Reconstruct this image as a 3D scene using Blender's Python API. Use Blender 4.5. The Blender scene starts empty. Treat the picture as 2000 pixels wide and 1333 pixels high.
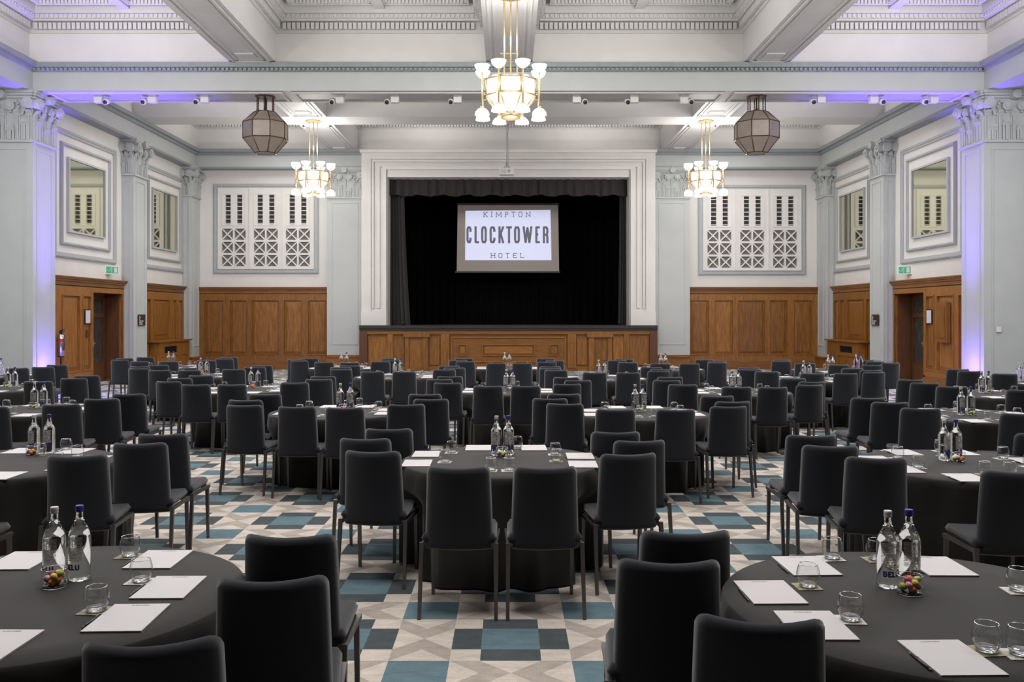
import bpy, bmesh, math, random
from math import sin, cos, pi, radians, sqrt
from mathutils import Matrix, Vector
random.seed(7)
C = bpy.context.scene.collection
S = bpy.context.scene

# ------------------------------------------------------------------ camera, world, exposure
cd = bpy.data.cameras.new('camera'); cam = bpy.data.objects.new('camera', cd); C.objects.link(cam)
cd.sensor_width = 36; cd.lens = 31.5; cd.shift_x = 0.0035; cd.shift_y = -0.02525
cd.clip_start = 0.05; cd.clip_end = 200
cam.location = (0, 0, 1.86); cam.rotation_euler = (pi/2, 0, 0)
S.camera = cam
S.view_settings.view_transform = 'Standard'; S.view_settings.look = 'None'
S.view_settings.exposure = 0.0; S.view_settings.gamma = 1.0; S.view_settings.use_curve_mapping = False
S.cycles.use_denoising = True
S.cycles.max_bounces = 12; S.cycles.transmission_bounces = 10; S.cycles.glossy_bounces = 4; S.cycles.diffuse_bounces = 5
S.cycles.transparent_max_bounces = 12
S.cycles.caustics_reflective = False; S.cycles.caustics_refractive = False
S.cycles.sample_clamp_indirect = 4.0
w = bpy.data.worlds.new('world'); S.world = w; w.use_nodes = True
w.node_tree.nodes['Background'].inputs[0].default_value = (0.8, 0.85, 1, 1)
w.node_tree.nodes['Background'].inputs[1].default_value = 0.05

def light(name, kind, loc, power, color=(1, 0.965, 0.92), size=1.0, rot=(0, 0, 0), sy=None, spot=None, blend=0.5, spread=None):
    l = bpy.data.lights.new(name, kind); l.energy = power; l.color = color
    if kind == 'AREA':
        l.size = size
        if sy: l.shape = 'RECTANGLE'; l.size_y = sy
        if spread: l.spread = spread
    elif kind == 'SPOT':
        l.spot_size = spot; l.spot_blend = blend; l.shadow_soft_size = size
    else: l.shadow_soft_size = size
    o = bpy.data.objects.new(name, l); o.location = loc; o.rotation_euler = rot; C.objects.link(o); return o
# unseen fill lamps added to brighten the hall, most of them above the frame
LI = dict(near=88, mid=110, far=115, up=60, wash=112, omni=74)
for x in (-5.2, -0.2, 5.2):
    light('hall_fill', 'AREA', (x, 4.6, 7.4), LI['near'], size=2.2, sy=2.2, spread=radians(95))
    light('hall_fill', 'AREA', (x, 10.6, 7.4), LI['mid'], size=2.2, sy=2.2, spread=radians(115))
for x in (-8.2, -3, 3, 8.2):
    light('hall_fill', 'AREA', (x, 16.8, 7.9), LI['far'], size=1.6, sy=1.6, spread=radians(130))
    light('hall_fill', 'AREA', (x, 23.4, 7.9), LI['far']*.8, size=1.6, sy=1.6, spread=radians(130))
    light('ceiling_fill', 'AREA', (x*1.0, 17.2, 7.2), LI['up'], (1, .98, .96), size=1.2, sy=1.2, rot=(pi, 0, 0))  # added upward fill for ceiling and friezes, no fitting on the cornice
    light('ceiling_fill', 'AREA', (x*1.0, 23.4, 7.6), LI['up']*.7, (1, .98, .96), size=1.2, sy=1.2, rot=(pi, 0, 0))
for x in (-8.3, -2.6, 2.6, 8.3):
    light('ceiling_fill', 'AREA', (x, 28.9, 7.5), LI['up']*.85, (1, .98, .96), size=1.2, sy=1.2, rot=(pi, 0, 0))
for x in (-7.5, 7.5):
    light('hall_fill', 'AREA', (x, 28.4, 8.0), LI['far']*.6, size=1.4, sy=1.4, spread=radians(150))
for x, yaw, f in ((-8, 6, 1.1), (-3, -46, 1.3), (3, 46, 1.3), (8, -6, 1.1)):      # added fill without fixtures, above the frame, crossing towards the side walls
    light('wall_fill', 'AREA', (x, 11.5, 7.35), LI['wash']*f, (1, .975, .95), size=1.6, sy=.8, rot=(radians(84), 0, radians(yaw)), spread=radians(120))
for x in (-6, 6):
    light('wall_fill', 'AREA', (x, 21.6, 7.2), LI['wash']*.5, (1, .975, .95), size=1.6, sy=.5, rot=(radians(76), 0, 0), spread=radians(140))  # more added fill, aimed at the stage end
for x, y, f in ((-8.8, 14.0, 3.9), (-2.9, 12.4, 1.0), (2.9, 12.4, 1.0), (8.8, 14.0, 3.9), (-3.2, 7.4, 1.0), (3.2, 7.4, 1.0)):
    light('omni_fill', 'POINT', (x, y, 4.9), LI['omni']*f, (1, .97, .94), size=.5)  # invisible point fills added for soffits, piers and chair backs; no pendants hang here
# violet uplights at the feet of the near piers
VI = (0.22, 0.12, 1.0)
for sx in (-1, 1):
    light('uplight_beam', 'SPOT', (sx*9.95, 20.6, 0.25), 4200, VI, 0.05, (pi, radians(-5)*sx, 0), spot=radians(50), blend=0.9)
    light('uplight_glow', 'POINT', (sx*10.2, 20.5, 0.6), 65, VI, 0.08)
    light('uplight_beam', 'SPOT', (sx*9.8, 15.4, 0.3), 2600, VI, 0.06, (pi, radians(-3)*sx, 0), spot=radians(40), blend=0.9)

# ------------------------------------------------------------------ materials
def mat(name, col, rough=0.6, metal=0.0, noise=0.0, nscale=8.0, bump=0.0, bscale=60.0, sheen=0.0, spec=None, emit=None, es=0.0, coords='Object', stretch=None, trans=0.0, ior=1.45, alpha=None):
    m = bpy.data.materials.new(name); m.use_nodes = True
    nt = m.node_tree; b = nt.nodes['Principled BSDF']
    b.inputs['Base Color'].default_value = (*col, 1); b.inputs['Roughness'].default_value = rough
    b.inputs['Metallic'].default_value = metal
    if spec is not None: b.inputs['Specular IOR Level'].default_value = spec
    if sheen: b.inputs['Sheen Weight'].default_value = sheen; b.inputs['Sheen Roughness'].default_value = 0.45
    if trans: b.inputs['Transmission Weight'].default_value = trans; b.inputs['IOR'].default_value = ior
    if alpha is not None: b.inputs['Alpha'].default_value = alpha
    if emit: b.inputs['Emission Color'].default_value = (*emit, 1); b.inputs['Emission Strength'].default_value = es
    tc = nt.nodes.new('ShaderNodeTexCoord'); mp = nt.nodes.new('ShaderNodeMapping')
    nt.links.new(tc.outputs[coords], mp.inputs[0])
    if stretch: mp.inputs['Scale'].default_value = stretch
    if noise:
        n = nt.nodes.new('ShaderNodeTexNoise'); n.inputs['Scale'].default_value = nscale; n.inputs['Detail'].default_value = 4
        nt.links.new(mp.outputs[0], n.inputs['Vector'])
        r = nt.nodes.new('ShaderNodeValToRGB')
        r.color_ramp.elements[0].position = 0.3; r.color_ramp.elements[1].position = 0.7
        r.color_ramp.elements[0].color = (*[c*(1-noise) for c in col], 1)
        r.color_ramp.elements[1].color = (*[min(1, c*(1+noise)) for c in col], 1)
        nt.links.new(n.outputs['Fac'], r.inputs[0]); nt.links.new(r.outputs[0], b.inputs['Base Color'])
    if bump:
        n2 = nt.nodes.new('ShaderNodeTexNoise'); n2.inputs['Scale'].default_value = bscale
        nt.links.new(mp.outputs[0], n2.inputs['Vector'])
        bp = nt.nodes.new('ShaderNodeBump'); bp.inputs['Strength'].default_value = bump; bp.inputs['Distance'].default_value = 0.01
        nt.links.new(n2.outputs['Fac'], bp.inputs['Height']); nt.links.new(bp.outputs[0], b.inputs['Normal'])
    return m

M = {}
M['white'] = mat('white_paint', (0.66, 0.645, 0.62), 0.55, noise=0.03, nscale=2)
M['ceil'] = mat('ceiling_paint', (0.60, 0.59, 0.575), 0.6, noise=0.03, nscale=2)
M['blue'] = mat('pale_blue_grey_paint', (0.445, 0.465, 0.460), 0.5, noise=0.03, nscale=2)
M['band'] = mat('slate_grey_paint', (0.25, 0.275, 0.285), 0.5, noise=0.06, nscale=6)
M['frame'] = mat('grey_frame_paint', (0.385, 0.40, 0.405), 0.5, noise=0.03, nscale=4)
M['fabric'] = mat('charcoal_fabric', (0.0205, 0.0235, 0.0305), 0.92, noise=0.16, nscale=260, bump=0.25, bscale=700, sheen=0.38, spec=0.2)
M['legmetal'] = mat('gunmetal', (0.14, 0.13, 0.125), 0.40, metal=0.7)
M['cloth'] = mat('black_linen', (0.0175, 0.0157, 0.0146), 0.75, noise=0.08, nscale=30, bump=0.1, bscale=400, sheen=0.14, spec=0.28)
M['paper'] = mat('white_paper', (0.56, 0.54, 0.56), 0.6)
M['paper_edge'] = mat('pad_backing_board', (0.35, 0.34, 0.34), 0.7)
M['ink'] = mat('grey_ink', (0.10, 0.10, 0.11), 0.6)
M['olive'] = mat('olive_leaf_print', (0.27, 0.25, 0.14), 0.6, noise=0.6, nscale=60)
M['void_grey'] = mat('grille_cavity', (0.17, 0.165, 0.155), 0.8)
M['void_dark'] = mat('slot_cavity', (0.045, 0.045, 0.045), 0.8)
M['white_print'] = mat('white_coaster_with_leaf_print', (0.62, 0.61, 0.57), 0.6)
M['pen'] = mat('pen_plastic', (0.03, 0.03, 0.033), 0.3)
M['chrome'] = mat('chrome', (0.7, 0.7, 0.7), 0.15, metal=1)
M['glass'] = mat('clear_glass', (1, 1, 1), 0.02, trans=1.0, ior=1.45)
def thin_glass(name, tint=(0.97, 0.98, 0.98), base=0.08):
    m = bpy.data.materials.new(name); m.use_nodes = True; nt = m.node_tree; nt.nodes.remove(nt.nodes['Principled BSDF']); out = nt.nodes['Material Output']
    t = nt.nodes.new('ShaderNodeBsdfTransparent'); g = nt.nodes.new('ShaderNodeBsdfGlossy'); mx = nt.nodes.new('ShaderNodeMixShader'); lw = nt.nodes.new('ShaderNodeLayerWeight')
    t.inputs[0].default_value = (*tint, 1); g.inputs['Roughness'].default_value = 0.03; lw.inputs['Blend'].default_value = 0.35
    mr = nt.nodes.new('ShaderNodeMapRange'); mr.inputs['To Min'].default_value = base; mr.inputs['To Max'].default_value = 0.9
    nt.links.new(lw.outputs['Facing'], mr.inputs['Value']); mr.inputs['From Min'].default_value = 0.25
    nt.links.new(mr.outputs[0], mx.inputs[0]); nt.links.new(t.outputs[0], mx.inputs[1]); nt.links.new(g.outputs[0], mx.inputs[2]); nt.links.new(mx.outputs[0], out.inputs[0])
    return m
M['thin'] = thin_glass('thin_clear_glass')
M['water'] = mat('water_filled_glass', (0.98, 1, 0.99), 0.02, trans=1.0, ior=1.38)
M['cap_blue'] = mat('blue_cap', (0.03, 0.02, 0.30), 0.35)
M['cap_white'] = mat('silver_white_cap', (0.62, 0.60, 0.60), 0.35)
M['bluelabel'] = mat('blue_print', (0.02, 0.03, 0.28), 0.5)
M['oak_dark'] = mat('dark_oak', (0.09, 0.032, 0.012), 0.4)
M['oak_door'] = mat('deep_brown_oak', (0.10, 0.040, 0.014), 0.4, noise=0.3, nscale=6, stretch=(5, 5, 0.5))
M['black'] = mat('black_void', (0.004, 0.004, 0.004), 0.9)
M['dark'] = mat('dark_glass', (0.02, 0.018, 0.014), 0.15)
M['brass'] = mat('polished_brass', (0.60, 0.46, 0.24), 0.38, metal=0.85)
M['bronze'] = mat('aged_bronze', (0.13, 0.085, 0.055), 0.4, metal=0.8)
M['lit'] = mat('lit_opal_glass', (0.45, 0.45, 0.45), 0.3, emit=(1, 0.97, 0.92), es=1.5)
M['litdrum'] = mat('lit_alabaster', (0.30, 0.29, 0.28), 0.4, emit=(1, 0.97, 0.92), es=0.8, noise=0.1)
M['pane'] = mat('smoky_lantern_glass', (0.42, 0.35, 0.29), 0.35, noise=0.12, nscale=5, trans=0.35)
M['mirror'] = mat('old_mirror', (0.62, 0.62, 0.47), 0.03, metal=1)
M['velvet'] = mat('black_velvet', (0.0035, 0.0035, 0.004), 0.95, noise=0.3, nscale=4, spec=0.1)
M['grey_velvet'] = mat('grey_velvet', (0.040, 0.037, 0.036), 0.9, noise=0.12, nscale=20, sheen=0.2, spec=0.1)
M['stage'] = mat('dark_stage_boards', (0.045, 0.035, 0.032), 0.5, noise=0.2, nscale=6)
M['nosing'] = mat('dark_stage_edge', (0.02, 0.014, 0.013), 0.45)
M['screen'] = mat('projection_screen_cloth', (0.47, 0.42, 0.38), 0.8)
M['beam'] = mat('projected_light', (0.6, 0.6, 0.7), 0.8, emit=(0.70, 0.74, 1.0), es=0.62)
M['lettering'] = mat('projected_lettering', (0.06, 0.06, 0.07), 0.8, emit=(0.16, 0.155, 0.18), es=0.75)
M['plastic'] = mat('white_plastic', (0.68, 0.66, 0.62), 0.4)
M['black_pl'] = mat('black_plastic', (0.02, 0.02, 0.02), 0.4)
M['green'] = mat('exit_green', (0.02, 0.26, 0.13), 0.4, emit=(0.02, 0.32, 0.16), es=0.35)
M['sign'] = mat('dark_brown_sign', (0.035, 0.022, 0.02), 0.4)
M['red'] = mat('red_label', (0.4, 0.03, 0.02), 0.4)
M['steel'] = mat('steel_cylinder', (0.55, 0.55, 0.55), 0.25, metal=1)
M['lace'] = mat('curtained_glass', (0.045, 0.043, 0.036), 0.2, noise=0.4, nscale=14, stretch=(1, 1, 0.3))

def oak(name, c1, c2, vertical=True):
    m = bpy.data.materials.new(name); m.use_nodes = True; nt = m.node_tree; b = nt.nodes['Principled BSDF']
    b.inputs['Roughness'].default_value = 0.38; b.inputs['Specular IOR Level'].default_value = 0.4
    tc = nt.nodes.new('ShaderNodeTexCoord'); mp = nt.nodes.new('ShaderNodeMapping')
    mp.inputs['Scale'].default_value = (9, 9, 0.9) if vertical else (0.9, 0.9, 9)
    n = nt.nodes.new('ShaderNodeTexNoise'); n.inputs['Scale'].default_value = 3.0; n.inputs['Detail'].default_value = 6; n.inputs['Roughness'].default_value = 0.6
    r = nt.nodes.new('ShaderNodeValToRGB')
    r.color_ramp.elements[0].position = 0.32; r.color_ramp.elements[1].position = 0.72
    r.color_ramp.elements[0].color = (*c1, 1); r.color_ramp.elements[1].color = (*c2, 1)
    oi = nt.nodes.new('ShaderNodeObjectInfo'); mx = nt.nodes.new('ShaderNodeMixRGB'); mx.blend_type = 'MULTIPLY'
    vr = nt.nodes.new('ShaderNodeMapRange'); vr.inputs['To Min'].default_value = 0.82; vr.inputs['To Max'].default_value = 1.18
    cb = nt.nodes.new('ShaderNodeCombineXYZ')
    L = nt.links.new
    L(tc.outputs['Object'], mp.inputs[0]); L(mp.outputs[0], n.inputs['Vector']); L(n.outputs['Fac'], r.inputs[0])
    L(oi.outputs['Random'], vr.inputs['Value'])
    for i in range(3): L(vr.outputs[0], cb.inputs[i])
    mx.inputs[0].default_value = 1; L(r.outputs[0], mx.inputs[1]); L(cb.outputs[0], mx.inputs[2]); L(mx.outputs[0], b.inputs['Base Color'])
    return m
M['oak'] = oak('oak_panel', (0.15, 0.058, 0.011), (0.315, 0.135, 0.028))
M['oak_rail'] = oak('oak_rail', (0.17, 0.066, 0.013), (0.29, 0.12, 0.025), False)

def carpet():
    m = bpy.data.materials.new('carpet'); m.use_nodes = True; nt = m.node_tree; b = nt.nodes['Principled BSDF']
    b.inputs['Roughness'].default_value = 0.95; b.inputs['Specular IOR Level'].default_value = 0.15
    def mth(op, a, c=None, d=None):
        n = nt.nodes.new('ShaderNodeMath'); n.operation = op
        for i, v in enumerate((a, c, d)):
            if v is None: continue
            if isinstance(v, (int, float)): n.inputs[i].default_value = v
            else: nt.links.new(v, n.inputs[i])
        return n.outputs[0]
    tc = nt.nodes.new('ShaderNodeTexCoord'); sp = nt.nodes.new('ShaderNodeSeparateXYZ')
    nt.links.new(tc.outputs['Object'], sp.inputs[0])
    P = 0.987
    u = mth('MULTIPLY_ADD', sp.outputs[0], 1/P, 100 - 0.012); v = mth('MULTIPLY_ADD', sp.outputs[1], 1/P, 100 - 5.147/P)
    a = mth('PINGPONG', u, 0.5); c = mth('PINGPONG', v, 0.5)
    T, Q = 1/6, 1/3
    lt = lambda x, y: mth('LESS_THAN', x, y); gt = lambda x, y: mth('GREATER_THAN', x, y)
    AND = lambda x, y: mth('MULTIPLY', x, y); OR = lambda x, y: mth('MAXIMUM', x, y)
    at, ct, aq, cq = lt(a, T), lt(c, T), gt(a, Q), gt(c, Q)
    teal = OR(AND(at, ct), AND(aq, cq))
    am = AND(mth('SUBTRACT', 1, at), lt(a, Q)); cm = AND(mth('SUBTRACT', 1, ct), lt(c, Q))
    dark = OR(AND(at, cm), AND(am, ct))
    da = mth('SUBTRACT', 0.5, a); dc = mth('SUBTRACT', 0.5, c)
    corner = AND(am, cm)
    X1 = AND(AND(aq, ct), gt(da, c)); X2 = AND(AND(cq, at), gt(dc, a))
    t1 = AND(AND(aq, cm), lt(da, mth('SUBTRACT', c, T))); t2 = AND(AND(cq, am), lt(dc, mth('SUBTRACT', a, T)))
    light_ = OR(OR(OR(X1, X2), OR(t1, t2)), corner)
    def mix(f, c1, c2):
        n = nt.nodes.new('ShaderNodeMixRGB'); nt.links.new(f, n.inputs[0])
        for i, cc in ((1, c1), (2, c2)):
            if isinstance(cc, tuple): n.inputs[i].default_value = (*cc, 1)
            else: nt.links.new(cc, n.inputs[i])
        return n.outputs[0]
    col = mix(light_, CG, CL); col = mix(dark, col, CD); col = mix(teal, col, CT)
    no = nt.nodes.new('ShaderNodeTexNoise'); no.inputs['Scale'].default_value = 9; no.inputs['Detail'].default_value = 8; no.inputs['Roughness'].default_value = 0.75
    mp = nt.nodes.new('ShaderNodeMapping'); mp.inputs['Scale'].default_value = (0.8, 1.7, 1); nt.links.new(tc.outputs['Object'], mp.inputs[0]); nt.links.new(mp.outputs[0], no.inputs['Vector'])
    mr = nt.nodes.new('ShaderNodeMapRange'); mr.inputs['From Min'].default_value = 0.25; mr.inputs['From Max'].default_value = 0.75; mr.inputs['To Min'].default_value = 0.72; mr.inputs['To Max'].default_value = 1.28
    nt.links.new(no.outputs['Fac'], mr.inputs['Value'])
    n2 = nt.nodes.new('ShaderNodeTexNoise'); n2.inputs['Scale'].default_value = 160; nt.links.new(tc.outputs['Object'], n2.inputs['Vector'])
    m2 = nt.nodes.new('ShaderNodeMapRange'); m2.inputs['To Min'].default_value = 0.68; m2.inputs['To Max'].default_value = 1.32; nt.links.new(n2.outputs['Fac'], m2.inputs['Value'])
    mm = mth('MULTIPLY', mr.outputs[0], m2.outputs[0])
    vm = nt.nodes.new('ShaderNodeVectorMath'); vm.operation = 'SCALE'; nt.links.new(col, vm.inputs[0]); nt.links.new(mm, vm.inputs['Scale'])
    nt.links.new(vm.outputs[0], b.inputs['Base Color'])
    bp = nt.nodes.new('ShaderNodeBump'); bp.inputs['Strength'].default_value = 0.4; bp.inputs['Distance'].default_value = 0.004
    n3 = nt.nodes.new('ShaderNodeTexNoise'); n3.inputs['Scale'].default_value = 350; nt.links.new(tc.outputs['Object'], n3.inputs['Vector'])
    nt.links.new(n3.outputs['Fac'], bp.inputs['Height']); nt.links.new(bp.outputs[0], b.inputs['Normal'])
    return m
CL, CG, CD, CT = (0.50, 0.445, 0.40), (0.345, 0.305, 0.275), (0.060, 0.073, 0.080), (0.105, 0.165, 0.195)
M['carpet'] = carpet()

# ------------------------------------------------------------------ mesh helper
class MB:
    def __init__(s, mtx=None): s.v = []; s.f = []; s.smooth = []; s.m = mtx; s.sm = False
    def add(s, vs, fs, smooth=None):
        k = len(s.v); s.v += [tuple(p) for p in vs]; s.f += [tuple(i+k for i in f) for f in fs]
        s.smooth += [s.sm if smooth is None else smooth]*len(fs); return s
    def box(s, x0, x1, y0, y1, z0, z1):
        if x0 > x1: x0, x1 = x1, x0
        if y0 > y1: y0, y1 = y1, y0
        if z0 > z1: z0, z1 = z1, z0
        v = [(x0,y0,z0),(x1,y0,z0),(x1,y1,z0),(x0,y1,z0),(x0,y0,z1),(x1,y0,z1),(x1,y1,z1),(x0,y1,z1)]
        return s.add(v, [(0,3,2,1),(4,5,6,7),(0,1,5,4),(1,2,6,5),(2,3,7,6),(3,0,4,7)], False)
    def prism(s, pts, y0, y1):          # polygon in x,z extruded along y (counter-clockwise seen from -y)
        n = len(pts); v = [(p[0], y0, p[1]) for p in pts] + [(p[0], y1, p[1]) for p in pts]
        f = [tuple(range(n)), tuple(range(2*n-1, n-1, -1))] + [(i, i+n, (i+1) % n+n, (i+1) % n) for i in range(n)]
        return s.add(v, f, False)
    def lathe(s, prof, n=20, cx=0, cy=0, cz=0, rot=0, smooth=True, cap0=True, cap1=True):
        v = []; f = []; K = len(prof)
        for r, z in prof:
            for j in range(n):
                a = 2*pi*j/n+rot; v.append((cx+r*cos(a), cy+r*sin(a), cz+z))
        for i in range(K-1):
            for j in range(n):
                f.append((i*n+j, i*n+(j+1) % n, (i+1)*n+(j+1) % n, (i+1)*n+j))
        if cap0: f.append(tuple(range(n-1, -1, -1)))
        if cap1: f.append(tuple(range((K-1)*n, K*n)))
        return s.add(v, f, smooth)
    def tube(s, p, q, r, n=8, r2=None):
        p, q = Vector(p), Vector(q); d = (q-p); L = d.length
        R = d.to_track_quat('Z', 'Y').to_matrix()
        r2 = r if r2 is None else r2; v = []; f = []
        for k, (rr, h) in enumerate(((r, 0), (r2, L))):
            for j in range(n):
                a = 2*pi*(j+.5)/n; v.append(tuple(p+R @ Vector((rr*cos(a), rr*sin(a), h))))
        for j in range(n): f.append((j, (j+1) % n, n+(j+1) % n, n+j))
        f += [tuple(range(n-1, -1, -1)), tuple(range(n, 2*n))]
        return s.add(v, f, n > 4)
    def holes(s, u0, u1, z0, z1, n0, n1, holes):   # slab in u,z with rectangular openings; n is thickness axis y
        us = sorted({u0, u1, *[h[0] for h in holes], *[h[1] for h in holes]}); zs = sorted({z0, z1, *[h[2] for h in holes], *[h[3] for h in holes]})
        us = [x for x in us if u0 <= x <= u1]; zs = [x for x in zs if z0 <= x <= z1]
        for i in range(len(us)-1):
            run = None
            for j in range(len(zs)-1):
                cu, cz = (us[i]+us[i+1])/2, (zs[j]+zs[j+1])/2
                inside = any(h[0] < cu < h[1] and h[2] < cz < h[3] for h in holes)
                if not inside:
                    if run is None: run = zs[j]
                elif run is not None: s.box(us[i], us[i+1], n0, n1, run, zs[j]); run = None
            if run is not None: s.box(us[i], us[i+1], n0, n1, run, zs[-1])
        return s
    def ring(s, u0, u1, z0, z1, t, n0, n1):        # rectangular frame moulding, t wide inside the rectangle
        s.box(u0, u1, n0, n1, z0, z0+t); s.box(u0, u1, n0, n1, z1-t, z1)
        s.box(u0, u0+t, n0, n1, z0+t, z1-t); s.box(u1-t, u1, n0, n1, z0+t, z1-t); return s
    def mesh(s, name):
        me = bpy.data.meshes.new(name)
        flip = s.m is not None and s.m.determinant() < 0
        vs = [tuple(s.m @ Vector(p)) for p in s.v] if s.m is not None else s.v
        fs = [tuple(reversed(f)) for f in s.f] if flip else s.f
        me.from_pydata(vs, [], fs); me.polygons.foreach_set('use_smooth', s.smooth); me.update(); return me
    def obj(s, name, m, parent=None, loc=None):
        me = s.mesh(name); me.materials.append(m if not isinstance(m, str) else M[m])
        return link(name, me, parent, loc)
def link(name, me, parent=None, loc=None, rz=0):
    o = bpy.data.objects.new(name, me); C.objects.link(o)
    if parent is not None: o.parent = parent
    if loc is not None: o.location = loc
    if rz: o.rotation_euler.z = rz
    return o
def tag(o, label=None, cat=None, group=None, kind=None):
    if label: o['label'] = label
    if cat: o['category'] = cat
    if group: o['group'] = group
    if kind: o['kind'] = kind
    return o
def empty(name, loc=(0, 0, 0), rz=0):
    o = bpy.data.objects.new(name, None); o.empty_display_size = 0.1; o.location = loc; o.rotation_euler.z = rz; C.objects.link(o); return o
def struct(o): o['kind'] = 'structure'; return o
# wall frames: local (u along wall, n out of the wall into the room, z up)
def frame(side, off=0.0):
    if side == 'back': return Matrix(((1,0,0,0),(0,-1,0,31-off),(0,0,1,0),(0,0,0,1)))
    if side == 'left': return Matrix(((0,1,0,-11+off),(1,0,0,0),(0,0,1,0),(0,0,0,1)))
    if side == 'right': return Matrix(((0,-1,0,11-off),(1,0,0,0),(0,0,1,0),(0,0,0,1)))
# ------------------------------------------------------------------ room shell
struct(MB().box(-14, 14, -4, 31.2, -0.1, 0).obj('floor', 'carpet'))
struct(MB().box(-14, 14, -4.2, 38, 9.1, 9.3).obj('ceiling', 'ceil'))
wb = MB(frame('back')); wb.holes(-12.2, 12.2, 0, 9.1, -0.3, 0, [(-4.15, 4.15, -1, 6.79)])
struct(wb.obj('wall_back', 'white'))
for side, nm in (('left', 'wall_left'), ('right', 'wall_right')):
    b = MB(frame(side)); b.holes(20.6, 31.3, 0, 9.1, -0.25, 0, [(23.6, 25.4, -1, 2.5)]); struct(b.obj(nm, 'white'))
for s_, nm in ((-1, 'wall_left_near'), (1, 'wall_right_near')):
    struct(MB().box(s_*11.95, s_*12.2, -4.2, 20.6, 0, 9.1).obj(nm, 'blue'))
struct(MB().box(-12.2, 12.2, -4.2, -4.0, 0, 9.1).obj('wall_front', 'oak_dark'))

# ------------------------------------------------------------------ piers and pilasters with leafy capitals
def face_capital(mb, w, h, z0):
    """leaf capital on a face w wide, local u in +-w/2, n outward from 0, z from z0"""
    mb.box(-w/2-0.035, w/2+0.035, 0, 0.06, z0-0.06, z0-0.02); mb.box(-w/2-0.02, w/2+0.02, 0, 0.04, z0-0.02, z0)
    def disc(c, z, r, n0, n1, k=14): mb.prism([(c+r*cos(a), z+r*sin(a)) for a in [2*pi*q/k for q in range(k)]], n0, n1)
    def leaf(c, hw, za, zt, n, curl):                                       # flat tongue whose tip rolls outwards
        for q in (-1, 0, 1): mb.box(c+q*hw*.62-hw*.25, c+q*hw*.62+hw*.25, 0, n*(1.0 if q else 1.35), za, zt)
        for q in range(5):
            t = q/4; mb.box(c-hw*(1.05-.25*t), c+hw*(1.05-.25*t), n*.5+curl*t*.75, n+curl*(t*.8+.2), zt-.01+.028*q-.03*t*t, zt+.035+.028*q-.045*t*t)
    m_ = max(2, round(w/0.33))
    for i in range(m_):
        c = -w/2+(i+.5)*w/m_; leaf(c, w/m_*0.30, z0, z0+h*(.20 if i % 2 else .30), .05, .05)
    for i in range(m_+1):                                                   # tall stalks between, ending under the scrolls
        c = -w/2+i*w/m_; hw = w/m_*0.20; c = max(-w/2+hw, min(w/2-hw, c)); leaf(c, hw, z0, z0+h*.50, .035, .08)
    for sgn in (-1, 1):                                                     # corner volutes on curved stems
        c = sgn*(w/2-0.05)
        for q in range(6):
            t0 = q/6; mb.box(sgn*(w/2-.22+.14*t0)-.03, sgn*(w/2-.22+.14*t0)+.03, .01, .05+.07*t0, z0+h*(.5+.035*q), z0+h*(.54+.035*q))
        disc(c, z0+h*.73, .125, .03, .17); disc(c, z0+h*.73, .075, .17, .20); disc(c, z0+h*.73, .03, .20, .23)
    if w > .8:
        for c in (-.17, .17):
            disc(c, z0+h*.68, .10, 0, .10); disc(c, z0+h*.68, .055, .10, .13)
            for q in range(7): a = pi*q/7; x = c+math.copysign(.20, c)*(1-cos(a))*.5; mb.box(x-.02, x+.02, 0, .06, z0+h*(.55+.2*sin(a)), z0+h*(.60+.2*sin(a)))
        disc(0, z0+h*.90, .10, 0, .20)
    for q, (o, n) in enumerate(((.0, .05), (.03, .09), (.06, .12))):
        mb.box(-w/2-o, w/2+o, 0, n, z0+h-.17+.055*q, z0+h-.12+.06*q)

def merge(dst, src):          # bring src (with own matrix) into dst (no matrix)
    flip = src.m is not None and src.m.determinant() < 0
    vs = [tuple(src.m @ Vector(p)) for p in src.v] if src.m is not None else src.v
    k = len(dst.v); dst.v += vs; dst.f += [tuple(i+k for i in (reversed(f) if flip else f)) for f in src.f]; dst.smooth += src.smooth
def facem(cx, cy, nx, ny):    # local u,n,z -> world for a face centred at cx,cy with outward normal nx,ny
    return Matrix(((ny, nx, 0, cx), (-nx, ny, 0, cy), (0, 0, 1, 0), (0, 0, 0, 1)))
def pier(name, x0, x1, y0, y1, zb, zt, faces, capz, base='blue', plinth=None):
    r = empty(name, ((x0+x1)/2, (y0+y1)/2, 0)); struct(r); L = Vector((-(x0+x1)/2, -(y0+y1)/2, 0))
    b = MB(); b.box(x0, x1, y0, y1, zb, zt)
    if plinth: pass
    for (cx, cy, nx, ny, w_) in faces:
        f = MB(facem(cx, cy, nx, ny))
        m_ = min(0.16, w_*0.2)
        f.ring(-w_/2+m_, w_/2-m_, 0.55 if not plinth else plinth+0.35, capz-0.18, 0.035, 0, 0.018)
        if not plinth: f.box(-w_/2-0.0, w_/2+0.0, 0, 0.03, 0, 0.32); f.box(-w_/2, w_/2, 0, 0.045, 0.32, 0.38)
        merge(b, f)
    o = b.obj('shaft', base, r); o.location = L
    cp = MB()
    for (cx, cy, nx, ny, w_) in faces:
        f = MB(facem(cx, cy, nx, ny)); face_capital(f, w_, 6.9-capz, capz); merge(cp, f)
    o = cp.obj('capital', base, r); o.location = L
    return r
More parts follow.
